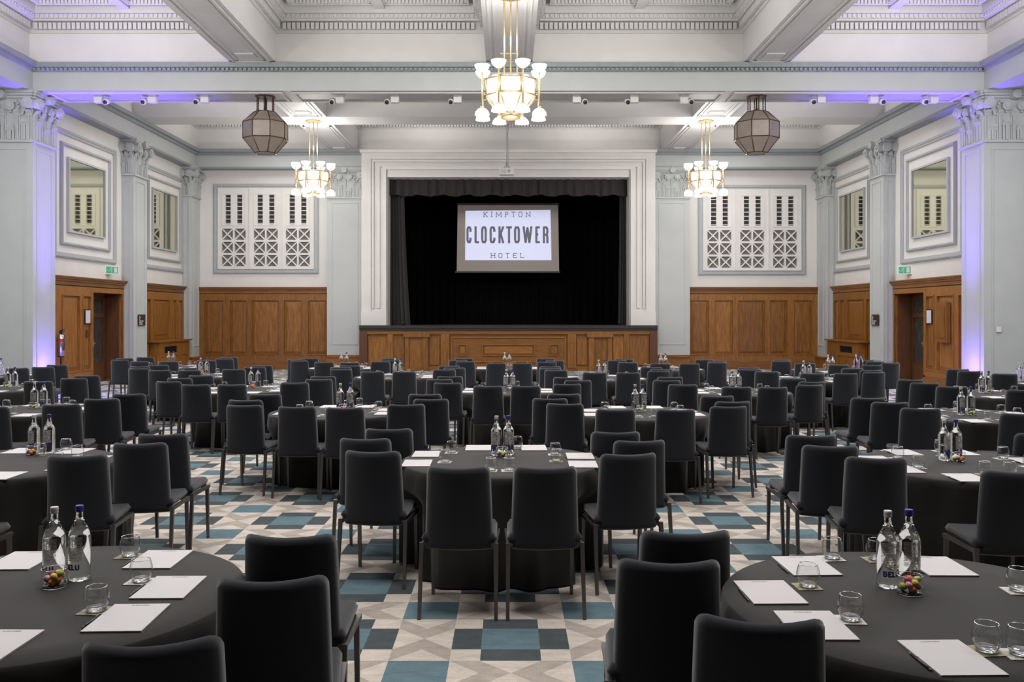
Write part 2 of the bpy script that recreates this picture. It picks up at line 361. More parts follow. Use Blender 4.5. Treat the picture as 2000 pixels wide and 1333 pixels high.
for s_ in (-1, 1):
    # big near piers
    xi, xo = s_*10.67, s_*11.95
    pier('trim_1' if s_ < 0 else 'trim_2', min(xi, xo), max(xi, xo), 20.1, 21.1, 0, 6.9,
         [((xi+xo)/2, 20.1, 0, -1, 1.28), (xi, 20.6, -s_, 0, 1.0)], 5.80)
    pier('trim_3' if s_ < 0 else 'trim_4', min(xi, s_*11.02), max(xi, s_*11.02), 25.5, 26.45, 0, 6.9,
         [(s_*10.85, 25.5, 0, -1, 0.33), (xi, 25.97, -s_, 0, 0.95)], 5.90)
    pier('trim_5' if s_ < 0 else 'trim_6', min(xi, s_*11.02), max(xi, s_*11.02), 30.2, 31.0, 0.45, 6.9,
         [(s_*10.85, 30.2, 0, -1, 0.33), (xi, 30.6, -s_, 0, 0.8)], 5.92, plinth=0.45)
    # pilaster beside the stage
    pier('trim_7' if s_ < 0 else 'trim_8', min(s_*4.98, s_*6.2), max(s_*4.98, s_*6.2), 30.62, 31.0, 0.5, 6.9,
         [(s_*5.59, 30.62, 0, -1, 1.22)], 5.90, plinth=0.5)
# ------------------------------------------------------------------ entablature, beams, cornices
def bar(name, segs, m='blue'):
    b = MB()
    for s2 in segs: b.box(*s2)
    return struct(b.obj(name, m))
for s_, k in ((-1, 9), (1, 10)):
    x0, x1 = s_*10.67, s_*11.02
    bar('trim_%d' % k, [(x0, x1, 21.2, 31, 6.93, 7.35)])                                 # side architrave
    bar('trim_%d' % (k+2), [(x0-s_*-0.0, x1, 21.2, 31, 6.86, 6.93), (s_*10.60, x1, 21.2, 31, 7.33, 7.42), (s_*10.52, x1, 21.2, 31, 7.42, 7.53)], 'band')
    bar('trim_%d' % (k+4), [(s_*10.74, x1, 21.2, 31, 7.53, 9.1)], 'white')               # frieze over it
    # near longitudinal beam over the aisle edge
    bar('trim_%d' % (k+6), [(x0, s_*11.95, -4, 20.1, 6.9, 7.35)])
    bar('trim_%d' % (k+8), [(s_*10.60, s_*11.95, -4, 20.1, 7.33, 7.42), (s_*10.52, s_*11.95, -4, 20.1, 7.42, 7.53)], 'band')
    bar('trim_%d' % (k+10), [(s_*10.74, s_*11.95, -4, 20.1, 7.53, 9.1)], 'white')
    # back wall architrave, left and right of the stage arch
    xa, xb = s_*4.98, s_*11
    bar('trim_%d' % (k+12), [(xa, xb, 30.62, 31, 6.93, 7.35)])
    bar('trim_%d' % (k+14), [(xa, xb, 30.60, 31, 6.87, 6.93), (xa, xb, 30.55, 31, 7.33, 7.42), (xa, xb, 30.48, 31, 7.42, 7.53)], 'band')
bar('trim_25', [(-10.8, 10.8, 20.1, 21.2, 6.9, 7.35)])                                    # front cross beam
b = MB(); b.box(-10.8, 10.8, 20.04, 21.26, 7.32, 7.40); b.box(-10.8, 10.8, 19.97, 21.33, 7.40, 7.51)
for i in range(215): b.box(-10.7+i*0.1, -10.65+i*0.1, 19.985, 20.05, 7.335, 7.385)
struct(b.obj('trim_26', 'band'))
bar('trim_27', [(-10.8, 10.8, 20.1, 21.2, 7.51, 9.1)], 'white')
# sunk panels on the underside of the front beam: a frame of raised fillets
b = MB()
for x0, x1 in ((-10.4, -5.1), (-4.9, 4.9), (5.1, 10.4)):
    b.box(x0, x1, 20.22, 20.30, 6.87, 6.9); b.box(x0, x1, 21.0, 21.08, 6.87, 6.9); b.box(x0, x0+.08, 20.3, 21.0, 6.87, 6.9); b.box(x1-.08, x1, 20.3, 21.0, 6.87, 6.9)
struct(b.obj('trim_28', 'ceil'))
bar('trim_29', [(-10.75, 10.75, 25.6, 26.65, 7.53, 9.1)], 'ceil')                         # second cross beam
bar('trim_30', [(-10.75, 10.75, 9.2, 10.2, 7.53, 9.1)], 'ceil')
bar('trim_31', [(-10.75, 10.75, -1.5, -0.5, 7.53, 9.1)], 'ceil')
def soffit_panel(mb, x0, x1, y0, y1, z=7.53):
    for t, d in ((0.10, 0.03), (0.20, 0.018)):
        mb.box(x0+t, x0+t+.05, y0+t, y1-t, z-d, z); mb.box(x1-t-.05, x1-t, y0+t, y1-t, z-d, z)
        mb.box(x0+t, x1-t, y0+t, y0+t+.05, z-d, z); mb.box(x0+t, x1-t, y1-t-.05, y1-t, z-d, z)
n_ = 32
for xc in (-5.72, 5.78, 0.02):
    b = MB(); w_ = 0.52
    ys = [(10.2, 20.1)] + ([(21.2, 25.6), (26.65, 31)] if abs(xc) > 1 else [])+[(-0.5, 9.2)]
    for y0, y1 in ys:
        b.box(xc-w_, xc+w_, y0, y1, 7.53, 9.1); soffit_panel(b, xc-w_, xc+w_, y0, y1)
        if y1 > 12:                                   # small vent frame near the end of each soffit
            for k in range(4): b.box(xc-.2+.03*k, xc+.2-.03*k, y1-.75+.03*k, y1-.42-.03*k, 7.50+.008*k, 7.53)
    struct(b.obj('trim_%d' % n_, 'ceil')); n_ += 1
# coffered cells: dentils, egg band, ribs, fluted coffer sides
def cell(x0, x1, y0, y1, nx, ny, idx, skip=(), zd=0.0):
    root = struct(empty('trim_%d' % idx, ((x0+x1)/2, (y0+y1)/2, 8.25))); off = Vector((-(x0+x1)/2, -(y0+y1)/2, -8.25))
    c = MB(); d = MB(); g = MB()
    def strip(mb, t, z0, z1):                          # ring of thickness t hugging the cell's four sides
        mb.box(x0, x1, y0, y0+t, z0, z1); mb.box(x0, x1, y1-t, y1, z0, z1); mb.box(x0, x0+t, y0+t, y1-t, z0, z1); mb.box(x1-t, x1, y0+t, y1-t, z0, z1)
    z = 8.22+zd
    strip(c, 0.05, z-0.04, z); strip(c, 0.03, z, z+0.20); strip(c, 0.16, z+0.20, z+0.24); strip(c, 0.20, z+0.24, z+0.34); strip(c, 0.26, z+0.34, z+0.42)
    def row(mb, step, wd, t0, t1, za, zb_):
        n = int((x1-x0-0.3)/step)
        for i in range(n):
            x = x0+0.15+step*(i+.5)
            mb.box(x-wd/2, x+wd/2, y1-t1, y1-t0, za, zb_)
            mb.box(x-wd/2, x+wd/2, y0+t0, y0+t1, za, zb_)
        n = int((y1-y0-0.3)/step)
        for i in range(n):
            y = y0+0.15+step*(i+.5)
            mb.box(x0+t0, x0+t1, y-wd/2, y+wd/2, za, zb_); mb.box(x1-t1, x1-t0, y-wd/2, y+wd/2, za, zb_)
    row(d, 0.105, 0.075, 0.03, 0.13, z+0.03, z+0.17)
    row(d, 0.105, 0.05, 0.20, 0.235, z+0.25, z+0.33)
    xi0, xi1, yi0, yi1 = x0+0.26, x1-0.26, y0+0.26, y1-0.26
    zr = z+0.42
    rw = 0.11
    c.box(x0, x1, y0, yi0, zr, 9.1); c.box(x0, x1, yi1, y1, zr, 9.1); c.box(x0, xi0, yi0, yi1, zr, 9.1); c.box(xi1, x1, yi0, yi1, zr, 9.1)
    cw, ch = (xi1-xi0)/nx, (yi1-yi0)/ny
    for i in range(1, nx): c.box(xi0+cw*i-rw, xi0+cw*i+rw, yi0, yi1, zr, 9.1)
    for j in range(1, ny): c.box(xi0, xi1, yi0+ch*j-rw, yi0+ch*j+rw, zr, 9.1)
    for i in range(nx):
        for j in range(ny):
            a0, a1, b0, b1 = xi0+cw*i+rw, xi0+cw*(i+1)-rw, yi0+ch*j+rw, yi0+ch*(j+1)-rw
            for t, za in ((0.05, zr+0.05), (0.12, zr+0.22), (0.2, zr+0.32)):
                g.box(a0, a1, b0, b0+t, za, 9.1); g.box(a0, a1, b1-t, b1, za, 9.1); g.box(a0, a0+t, b0+t, b1-t, za, 9.1); g.box(a1-t, a1, b0+t, b1-t, za, 9.1)
            if y1 > 12:
                n = int((a1-a0)/0.08)
                for k in range(n): g.box(a0+k*0.08+.015, a0+k*0.08+.06, b1-0.10, b1-0.05, zr+0.06, zr+0.21)
                n = int((b1-b0)/0.08)
                for k in range(n):
                    g.box(a0+.05, a0+.10, b0+k*0.08+.015, b0+k*0.08+.06, zr+0.06, zr+0.21); g.box(a1-.10, a1-.05, b0+k*0.08+.015, b0+k*0.08+.06, zr+0.06, zr+0.21)
    for nm, mb in (('cornice', c), ('dentils', d), ('coffer', g)):
        o = mb.obj(nm, 'ceil', root); o.location = off
        if nm == 'dentils': o['kind'] = 'stuff'
n_ = 36
for (a, b_) in ((-10.74, -6.24), (-5.2, -0.5), (0.54, 5.26), (6.3, 10.74)):
    cell(a, b_, 10.2, 20.1, 2, 4, n_); n_ += 1
for (a, b_, k) in ((-10.74, -6.24, 2), (-5.2, 5.26, 4), (6.3, 10.74, 2)):
    cell(a, b_, 21.2, 25.6, k, 2, n_); n_ += 1
    cell(a, b_, 26.65, 31.0, k, 2, n_, zd=0.12); n_ += 1

# ------------------------------------------------------------------ oak panelling
def dado(side, name, u0, u1, panels, z1=2.83, cut=(), rail_m='oak_rail', base=0.28, ends=True):
    """panels: list of (u0,u1,z0,z1); cut: openings"""
    root = empty(name); struct(root)
    F = frame(side)
    b = MB(F); b.holes(u0, u1, 0, z1-0.22, 0.005, 0.03, list(cut)); b.obj('backing_board', 'oak', root)
    b = MB(F); b.holes(u0, u1, base, z1-0.22, 0.03, 0.070, [p for p in panels]+list(cut))
    for p in panels:
        b.ring(p[0]-.02, p[1]+.02, p[2]-.02, p[3]+.02, 0.035, 0.03, 0.088); b.ring(p[0]+.03, p[1]-.03, p[2]+.03, p[3]-.03, 0.015, 0.03, 0.045)
    b.obj('stiles_and_rails', 'oak', root)
    b = MB(F)
    segs = [(u0, u1)]
    for c in cut:
        ns = []
        for s0, s1 in segs:
            if c[1] <= s0 or c[0] >= s1 or c[2] > 0.1: ns.append((s0, s1)); continue
            if c[0] > s0: ns.append((s0, c[0]))
            if c[1] < s1: ns.append((c[1], s1))
        segs = ns
    for s0, s1 in segs: b.box(s0, s1, 0.03, 0.09, 0, base-0.04); b.box(s0, s1, 0.03, 0.075, base-0.04, base)
    b.obj('skirting', 'oak_rail', root)
    b = MB(F)
    for za, zb_, t in ((z1-0.24, z1-0.20, 0.07), (z1-0.20, z1-0.12, 0.06), (z1-0.12, z1-0.07, 0.10), (z1-0.07, z1-0.03, 0.14), (z1-0.03, z1, 0.17)):
        b.box(u0, u1, 0.0, t, za, zb_)
    b.obj('capping', 'oak_rail', root)
    for p in panels:
        b = MB(F); i = 0.05
        a, c, d, e = p[0]+i, p[1]-i, p[2]+i, p[3]-i
        v = [(a, .03, d), (c, .03, d), (c, .03, e), (a, .03, e), (a+.06, .052, d+.06), (c-.06, .052, d+.06), (c-.06, .052, e-.06), (a+.06, .052, e-.06)]
        b.add(v, [(4,5,6,7),(0,1,5,4),(1,2,6,5),(2,3,7,6),(3,0,4,7)], False); b.obj('panel', 'oak', root)
    return root
zs = (0.50, 2.38)
lp = [(-10.50, -9.84), (-9.63, -9.02), (-8.87, -7.92), (-7.76, -7.12), (-6.93, -6.27)]
dado('back', 'trim_60', -10.66, -6.2, [(a, b_, *zs) for a, b_ in lp])
dado('back', 'trim_61', 6.2, 10.7, [(-b_, -a, *zs) for a, b_ in lp])
for s_, k in ((-1, 62), (1, 63)):                                          # oak plinths under the stage pilasters and corner
    b = MB(); b.box(s_*4.98, s_*6.2, 30.58, 31, 0, 0.42); b.box(s_*4.98, s_*6.2, 30.54, 31, 0.42, 0.5)
    b.box(s_*10.6, s_*11, 30.15, 31, 0, 0.40); b.box(s_*10.57, s_*11, 30.12, 31, 0.40, 0.45); struct(b.obj('trim_%d' % k, 'oak_rail'))
for side, s_, k in (('left', -1, 64), ('right', 1, 65)):
    dado(side, 'trim_%d' % k, 21.1, 25.5, [(21.95, 22.85, 0.45, 2.36), (23.02, 23.45, 0.45, 2.36)] if s_ < 0 else [(21.35, 21.75, .45, 2.36), (22.0, 22.85, 0.45, 2.36), (23.02, 23.45, 0.45, 2.36)],
         cut=[(23.6, 25.4, -1, 2.48)])
    dado(side, 'trim_%d' % (k+2), 26.45, 30.2, [(26.65, 27.35, .95, 2.36), (27.6, 28.9, 1.15, 2.36), (29.15, 29.5, 0.5, 2.36), (29.65, 30.05, 0.5, 2.36)])
    # door recess: jambs, head and glazed leaf
    F = frame(side); d = struct(empty('door_%d' % (1 if s_ < 0 else 2)))
    b = MB(F); b.box(25.38, 25.43, -0.95, 0.06, 0, 2.5); b.box(23.55, 23.6, -0.95, 0.06, 0, 2.5); b.box(23.55, 25.43, -0.95, 0.06, 2.46, 2.52)
    b.ring(23.5, 25.47, -0.5, 2.55, 0.09, 0.05, 0.075); b.obj('door_frame', 'oak', d)
    b = MB(F); b.box(25.34, 25.385, -0.45, -0.02, 0.1, 2.4); b.obj('jamb_panel', 'oak_door', d)
    for ua, ub in ((23.6, 24.47), (24.5, 25.38)):
        b = MB(F); pn = [(ua+.13, ub-.15, 1.92, 2.28), (ua+.13, ub-.15, 0.55, 1.80)]
        b.holes(ua, ub, 0, 2.46, -0.47, -0.42, pn); b.box(ua-.02, ua+.02, -.42, -.40, 0, 2.46)
        for p in pn: b.ring(p[0]-.02, p[1]+.02, p[2]-.02, p[3]+.02, .02, -.42, -.405)
        leaf = b.obj('door_leaf', 'oak_door', d)
        for p in pn:
            b = MB(F); b.box(p[0], p[1], -0.455, -0.435, p[2], p[3]); b.obj('pane', 'lace', leaf)
    b = MB(F); b.box(24.53, 24.57, -0.42, -0.36, 1.0, 1.16); b.box(24.53, 24.64, -0.37, -0.35, 1.07, 1.10); b.obj('handle', 'brass', leaf)
    b = MB(F); b.box(23.4, 25.6, -0.98, -0.95, 0, 2.6); b.obj('corridor_wall', 'black', d)
    # radiator casing
    r = empty('radiator_casing', (s_*10.85, 28.3, 0)); tag(r, 'oak radiator casing with dark grille slot on the %s side wall' % ('left' if s_ < 0 else 'right'), 'radiator cover', 'radiator casings')
    Fi = Matrix.Translation(Vector((-s_*10.85*1.0, -28.3, 0))) @ F
    def sub(nm, fn, m, par=r):
        b = MB(Fi); fn(b); return b.obj(nm, m, par)
    sub('casing', lambda b: (b.holes(27.25, 29.9, 0, 1.02, 0.33, 0.36, [(27.75, 28.8, 0.68, 0.88)]), b.box(27.25, 27.29, 0.09, 0.33, 0, 1.02), b.box(29.86, 29.9, 0.09, 0.33, 0, 1.02)), 'oak')
    sub('top_board', lambda b: b.box(27.15, 30.0, 0.09, 0.42, 1.02, 1.07), 'oak_rail')
    sub('grille_slot', lambda b: (b.box(27.7, 28.85, 0.25, 0.30, 0.64, 0.92), [b.box(27.75, 28.8, 0.31, 0.33, 0.70+0.05*q, 0.715+0.05*q) for q in range(4)]), 'black')
    for (a, c) in ((27.4, 28.1), (28.2, 28.9), (29.05, 29.75)):
        sub('panel', lambda b: (b.ring(a, c, 0.12, 0.6, 0.03, 0.36, 0.38), b.box(a+.06, c-.06, .36, .37, .18, .54)), 'oak')
    # wall mirrors in nested frames
    for yc, k2 in ((23.33, 0), (28.62, 1)):
        where = 'nearer the camera' if k2 == 0 else 'nearer the stage wall'
        m_ = empty('wall_mirror', (s_*11, yc, 4.9)); tag(m_, 'square mirror in grey frame, %s side wall, %s' % ('left' if s_ < 0 else 'right', where), 'mirror', 'wall mirrors')
        Fm = Matrix.Translation(Vector((-s_*11, -yc, -4.9))) @ F
        b = MB(Fm); b.box(yc-.97, yc+.97, 0.03, 0.04, 3.98, 5.76); b.obj('mirror_glass', 'mirror', m_)
        b = MB(Fm); b.ring(yc-1.02, yc+1.02, 3.93, 5.81, 0.05, 0.0, 0.07); b.obj('inner_frame', 'frame', m_)
        b = MB(Fm); b.ring(yc-1.36, yc+1.36, 3.6, 6.14, 0.075, 0.0, 0.05); b.ring(yc-1.33, yc+1.33, 3.63, 6.11, 0.03, 0.0, 0.07); b.obj('middle_frame', 'frame', m_)
        b = MB(Fm); w2 = 1.72 if k2 == 0 else 1.62
        b.ring(yc-w2, yc+w2, 3.28, 6.46, 0.13, 0.0, 0.045); b.ring(yc-w2+.03, yc+w2-.03, 3.31, 6.43, 0.04, 0.0, 0.065); b.obj('outer_frame', 'frame', m_)

# ------------------------------------------------------------------ pierced grilles in the back wall
for s_ in (-1, 1):
    X0, X1, Z0, Z1 = (-10.18, -6.56, 3.30, 6.40) if s_ < 0 else (6.56, 10.26, 3.25, 6.36)
    cx = (X0+X1)/2
    g = empty('wall_grille', (cx, 31, Z0)); tag(g, 'pierced white wall grille with crosses and slots, %s of the stage' % ('left' if s_ < 0 else 'right'), 'grille', 'wall grilles')
    F = Matrix.Translation(Vector((-cx, -31, -Z0))) @ frame('back')
    b = MB(F); b.ring(X0, X1, Z0, Z1, 0.15, 0.0, 0.06); b.ring(X0+.03, X1-.03, Z0+.03, Z1-.03, 0.05, 0, 0.09); b.obj('frame', 'frame', g)
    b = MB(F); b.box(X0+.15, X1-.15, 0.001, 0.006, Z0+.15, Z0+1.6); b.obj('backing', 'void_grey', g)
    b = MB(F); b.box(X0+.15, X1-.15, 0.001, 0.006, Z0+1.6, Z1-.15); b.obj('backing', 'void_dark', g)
    x0, x1, z0, z1 = X0+.15, X1-.15, Z0+.15, Z1-.15; W = (x1-x0)/3
    hol = []; crosses = []; slots = []
    for c in range(3):
        uc = x0+W*(c+.5)
        for q in (-1, 1):
            su = uc+q*0.20; hol.append((su-.095, su+.095, z0+1.55, z0+2.56)); slots.append((su-.095, su+.095, z0+1.55, z0+2.56))
            for r in range(3):
                xx = uc+q*0.22; zz = z0+.10+r*0.455; hol.append((xx-.19, xx+.19, zz, zz+.385)); crosses.append((xx, zz+.1925))
    b = MB(F); b.holes(x0, x1, z0, z1, 0.012, 0.10, hol)
    for c in (1, 2): b.box(x0+W*c-.02, x0+W*c+.02, .10, .13, z0, z1)
    for c in range(3): b.ring(x0+W*c+.14, x0+W*(c+1)-.14, z0+1.5, z0+2.61, .03, .10, .115)
    b.obj('pierced_screen', 'white', g)
    cm = MB(F.to_3x3().to_4x4()); t = 0.028; h = .19
    for q in (1, -1): cm.prism([(-h, -h*q-t), (-h, -h*q+t), (h, h*q+t), (h, h*q-t)] if q == 1 else [(-h, h-t), (-h, h+t), (h, -h+t), (h, -h-t)], 0.02, 0.09)
    me = cm.mesh('lattice_cross'); me.materials.append(M['white'])
    for (xx, zz) in crosses:
        o = link('lattice_cross', me, g); o.location = (xx-cx, 0, zz-Z0)
    sm_ = MB(F.to_3x3().to_4x4())
    for k in range(7): sm_.box(-.095, .095, 0.02, 0.085, k*.146+.02, k*.146+.042)
    sm_.box(-.095, -.085, .02, .09, 0, 1.01)
    me = sm_.mesh('louvre'); me.materials.append(M['white'])
    for (a, c, d, e) in slots:
        o = link('louvre', me, g); o.location = ((a+c)/2-cx, 0, d-Z0)

# ------------------------------------------------------------------ stage: arch, platform, front, curtains
ar = struct(empty('trim_68', (0, 30.6, 0)))
b = MB(); yf = 30.25
def arch(b, x0, x1, zt, w_, ya, yb, zb=1.5):
    b.box(x0, x0+w_, ya, yb, zb, zt); b.box(x1-w_, x1, ya, yb, zb, zt); b.box(x0+w_, x1-w_, ya, yb, zt-w_, zt)
arch(b, -4.98, 4.98, 7.42, 0.88, yf+.1, 31.3, 1.5)
arch(b, -4.72, 4.72, 7.22, 0.07, yf+.04, yf+.1); arch(b, -4.60, 4.60, 7.10, 0.05, yf, yf+.1, 2.1)
arch(b, -4.45, 4.45, 6.98, 0.10, yf+.05, yf+.1, 2.1)
arch(b, -4.25, 4.25, 6.90, 0.12, yf-.02, yf+.1)
for s_ in (-1, 1): b.box(s_*4.98, s_*4.15, yf+.02, yf+.1, 1.5, 2.0)
b.box(-5.02, 5.02, yf, 31, 7.36, 7.46)
o = b.obj('stage_arch', 'white', ar); o.location = (0, -30.6, 0)
st = struct(empty('trim_69', (0, 30, 0)))
def sp(nm, fn, m, par=st):
    b = MB(); fn(b); o = b.obj(nm, m, par); o.location = (0, -30, 0); return o
sp('stage_floor', lambda b: (b.box(-4.98, 4.98, 30.0, 31.3, 1.40, 1.50), b.box(-7, 7, 31.3, 37.5, 1.40, 1.50)), 'stage')
sp('stage_edge', lambda b: (b.box(-4.98, 4.98, 29.86, 30.3, 1.42, 1.52), b.box(-4.98, 4.98, 29.90, 30.0, 1.34, 1.42)), 'nosing')
sp('stage_side_wall', lambda b: (b.box(-7.2, -7, 31.3, 37.6, 0, 9), b.box(7, 7.2, 31.3, 37.6, 0, 9), b.box(-7.2, 7.2, 37.5, 37.7, 0, 9)), 'black')
sp('front_board', lambda b: (b.box(-4.98, 4.98, 30.0, 30.1, 0, 1.42), b.box(-4.98, 4.98, 29.93, 30.0, 1.22, 1.34), b.box(-4.98, 4.98, 29.95, 30, 0, 0.14)), 'oak_rail')
sp('corner_post', lambda b: (b.box(-4.98, -4.72, 29.90, 30, 0, 1.3), b.box(4.72, 4.98, 29.90, 30, 0, 1.3)), 'oak_dark')
for s_ in (-1, 1):
    def X(a): return s_*a
    for a0, a1 in ((4.05, 4.66), (3.50, 3.85), (2.30, 2.62)):
        sp('panel', lambda b: (b.box(X(a0), X(a1), 29.955, 30, 0.2, 1.12), b.box(X(a0)+.0, X(a1), 29.94, 29.955, 1.10, 1.13)), 'oak')
    for a0, a1 in ((3.86, 4.04), (1.98, 2.26)):
        sp('pilaster_strip', lambda b: (b.box(X(a0), X(a1), 29.92, 30, 0.1, 1.22), b.ring(min(X(a0+.06), X(a1-.06)), max(X(a0+.06), X(a1-.06)), .2, .98, .02, 29.905, 29.92)), 'oak')
    # little arched door
    def dr(b):
        b.box(X(2.68), X(2.86), 29.90, 30, 0, 1.15); b.box(X(3.32), X(3.46), 29.90, 30, 0, 1.15)
        pts = [(X(2.62), 1.12), (X(3.50), 1.12)] if s_ > 0 else [(X(3.50), 1.12), (X(2.62), 1.12)]
        xl, xr = min(X(2.62), X(3.50)), max(X(2.62), X(3.50))
        top = [(xr-(xr-xl)*k/8, 1.26+.06*sin(pi*k/8)) for k in range(9)]
        b.prism([(xl, 1.12), (xr, 1.12)]+top, 29.86, 30)
    sp('door_surround', dr, 'oak')
    sp('door_leaf', lambda b: (b.box(X(2.86), X(3.32), 29.965, 30, 0, 1.13), b.box(X(3.085), X(3.095), 29.958, 29.965, 0, 1.1), b.box(X(2.91), X(3.05), 29.955, 29.965, .1, 1.02), b.box(X(3.13), X(3.27), 29.955, 29.965, .1, 1.02)), 'oak')
    sp('small_panel', lambda b: (b.ring(min(X(1.37), X(1.70)), max(X(1.37), X(1.70)), .50, .88, .03, 29.955, 30), b.box(X(1.44), X(1.63), 29.97, 30, .57, .81)), 'oak')
sp('centre_panel', lambda b: (b.ring(-.88, .88, .50, .88, .03, 29.955, 30), b.box(-.80, .80, 29.97, 30, .57, .81)), 'oak_rail')
sp('centre_frame', lambda b: (b.ring(-1.92, 1.92, .28, 1.14, .045, 29.96, 30),), 'oak')

def drape(name, x0, x1, z0, z1, y, amp, folds, m, label, cat='curtain', flare=0.0, group=None, seed=0, zseg=10):
    rnd = random.Random(seed); n = max(40, int(folds*10)); v = []; f = []
    ph = [rnd.uniform(-.6, .6) for _ in range(int(folds)+3)]
    for j in range(zseg+1):
        t = j/zseg; z = z1+(z0-z1)*t
        for i in range(n+1):
            s = i/n; k = s*folds; a = ph[int(k)]*(1-abs((k % 1)*2-1))
            xx0, xx1 = x0, x1+flare*t**1.6
            x = xx0+(xx1-xx0)*s
            v.append((x, y-amp*(0.35+.65*t)*(.5+.5*sin(2*pi*k+a))**0.8*(1+.4*sin(k*1.7+seed)), z+(0.03*sin(k*2.3) if j == zseg else 0)))
    N = n+1
    for j in range(zseg):
        for i in range(n): f.append((j*N+i, j*N+i+1, (j+1)*N+i+1, (j+1)*N+i))
    me = bpy.data.meshes.new(name); cx = (x0+x1)/2
    me.from_pydata([(p[0]-cx, p[1]-y, p[2]-z0) for p in v], [], f); me.materials.append(M[m]); me.polygons.foreach_set('use_smooth', [True]*len(f))
    o = link(name, me, None, (cx, y, z0)); tag(o, label, cat, group)
    return o
drape('black_backdrop', -5.2, 5.2, 1.50, 8.6, 36.2, 0.14, 34, 'velvet', 'black full-width backdrop curtain hanging behind the projection screen', seed=3)
drape('curtain_valance', -4.15, 4.15, 5.98, 6.92, 30.95, 0.15, 27, 'grey_velvet', 'dark grey pleated valance across the top of the stage opening', 'valance', seed=5, zseg=4)
drape('stage_curtain', -4.15, -3.62, 1.52, 6.2, 31.2, 0.14, 5, 'grey_velvet', 'dark grey gathered curtain at the left edge of the stage', flare=0.22, group='gathered stage side curtains', seed=8)
drape('stage_curtain', 4.15, 3.86, 1.52, 6.2, 31.2, 0.14, 4, 'grey_velvet', 'dark grey gathered curtain at the right edge of the stage', flare=-0.06, group='gathered stage side curtains', seed=9)

# projection screen hanging in front of the backdrop
sy = 34.0; k = sy/1750.0
def sx(px): return (px-993)*k
def sz(py): return 1.86+(616-py)*k
ps = empty('projection_screen', (sx(991), sy, sz(533))); tag(ps, 'projection screen showing dark lettering on pale blue, hung centre stage', 'screen')
def rel(o): o.location = -ps.location; return o
b = MB(); b.prism([(sx(892), sz(530)), (sx(1092), sz(530)), (sx(1090), sz(398)), (sx(894), sz(401))], sy, sy+.01); rel(b.obj('screen_cloth', 'screen', ps))
b = MB(); b.box(sx(889), sx(1094), sy-.03, sy+.03, sz(533), sz(530)); b.box(sx(893), sx(1092), sy-.03, sy+.05, sz(401), sz(397)); rel(b.obj('screen_bar', 'black_pl', ps))
b = MB(); b.prism([(sx(908.5), sz(508.5)), (sx(1077), sz(508.5)), (sx(1075), sz(410.5)), (sx(909), sz(412)) ], sy-.012, sy-.004); img = rel(b.obj('projected_image', 'beam', ps)); img['label'] = 'pale blue projected rectangle'
def text_mesh(s, w_, h, bold=0.0, spacing=1.0):
    cu = bpy.data.curves.new('lettering', 'FONT'); cu.body = s; cu.size = 1; cu.offset = bold; cu.space_character = spacing; cu.resolution_u = 4
    o = bpy.data.objects.new('tmp', cu); C.objects.link(o); bpy.context.view_layer.update()
    me = bpy.data.meshes.new_from_object(o.evaluated_get(bpy.context.evaluated_depsgraph_get())); bpy.data.objects.remove(o); bpy.data.curves.remove(cu)
    xs = [v.co.x for v in me.vertices]; ys = [v.co.y for v in me.vertices]; a, b2, c, d = min(xs), max(xs), min(ys), max(ys)
    for v in me.vertices: v.co = ((v.co.x-(a+b2)/2)/(b2-a)*w_, 0, (v.co.y-(c+d)/2)/(d-c)*h)
    return me
GLY = dict(C=[[(1,.70),(1,.86),(.78,1),(.22,1),(0,.86),(0,.14),(.22,0),(.78,0),(1,.14),(1,.30)]], L=[[(0,1),(0,0),(1,0)]],
    O=[[(0,.14),(0,.86),(.22,1),(.78,1),(1,.86),(1,.14),(.78,0),(.22,0),(0,.14)]], K=[[(0,0),(0,1)],[(1,1),(.05,.42)],[(.3,.60),(1,0)]], T=[[(0,1),(1,1)],[(.5,1),(.5,0)]],
    W=[[(0,1),(.25,0),(.5,.95),(.75,0),(1,1)]], E=[[(1,1),(0,1),(0,0),(1,0)],[(0,.53),(.82,.53)]], R=[[(0,0),(0,1),(.75,1),(1,.87),(1,.64),(.8,.5),(0,.5)],[(.8,.5),(1,.36),(1,0)]],
    I=[[(.5,0),(.5,1)]], M=[[(0,0),(0,1),(.5,.2),(1,1),(1,0)]], P=[[(0,0),(0,1),(.75,1),(1,.88),(1,.6),(.75,.47),(0,.47)]], N=[[(0,0),(0,1),(1,0),(1,1)]], H=[[(0,0),(0,1)],[(1,0),(1,1)],[(0,.5),(1,.5)]],
    B=[[(0,0),(0,1),(.72,1),(.95,.87),(.95,.66),(.72,.53),(0,.53)],[(.72,.53),(1,.40),(1,.14),(.75,0),(0,0)]], U=[[(0,1),(0,.14),(.22,0),(.78,0),(1,.14),(1,1)]])
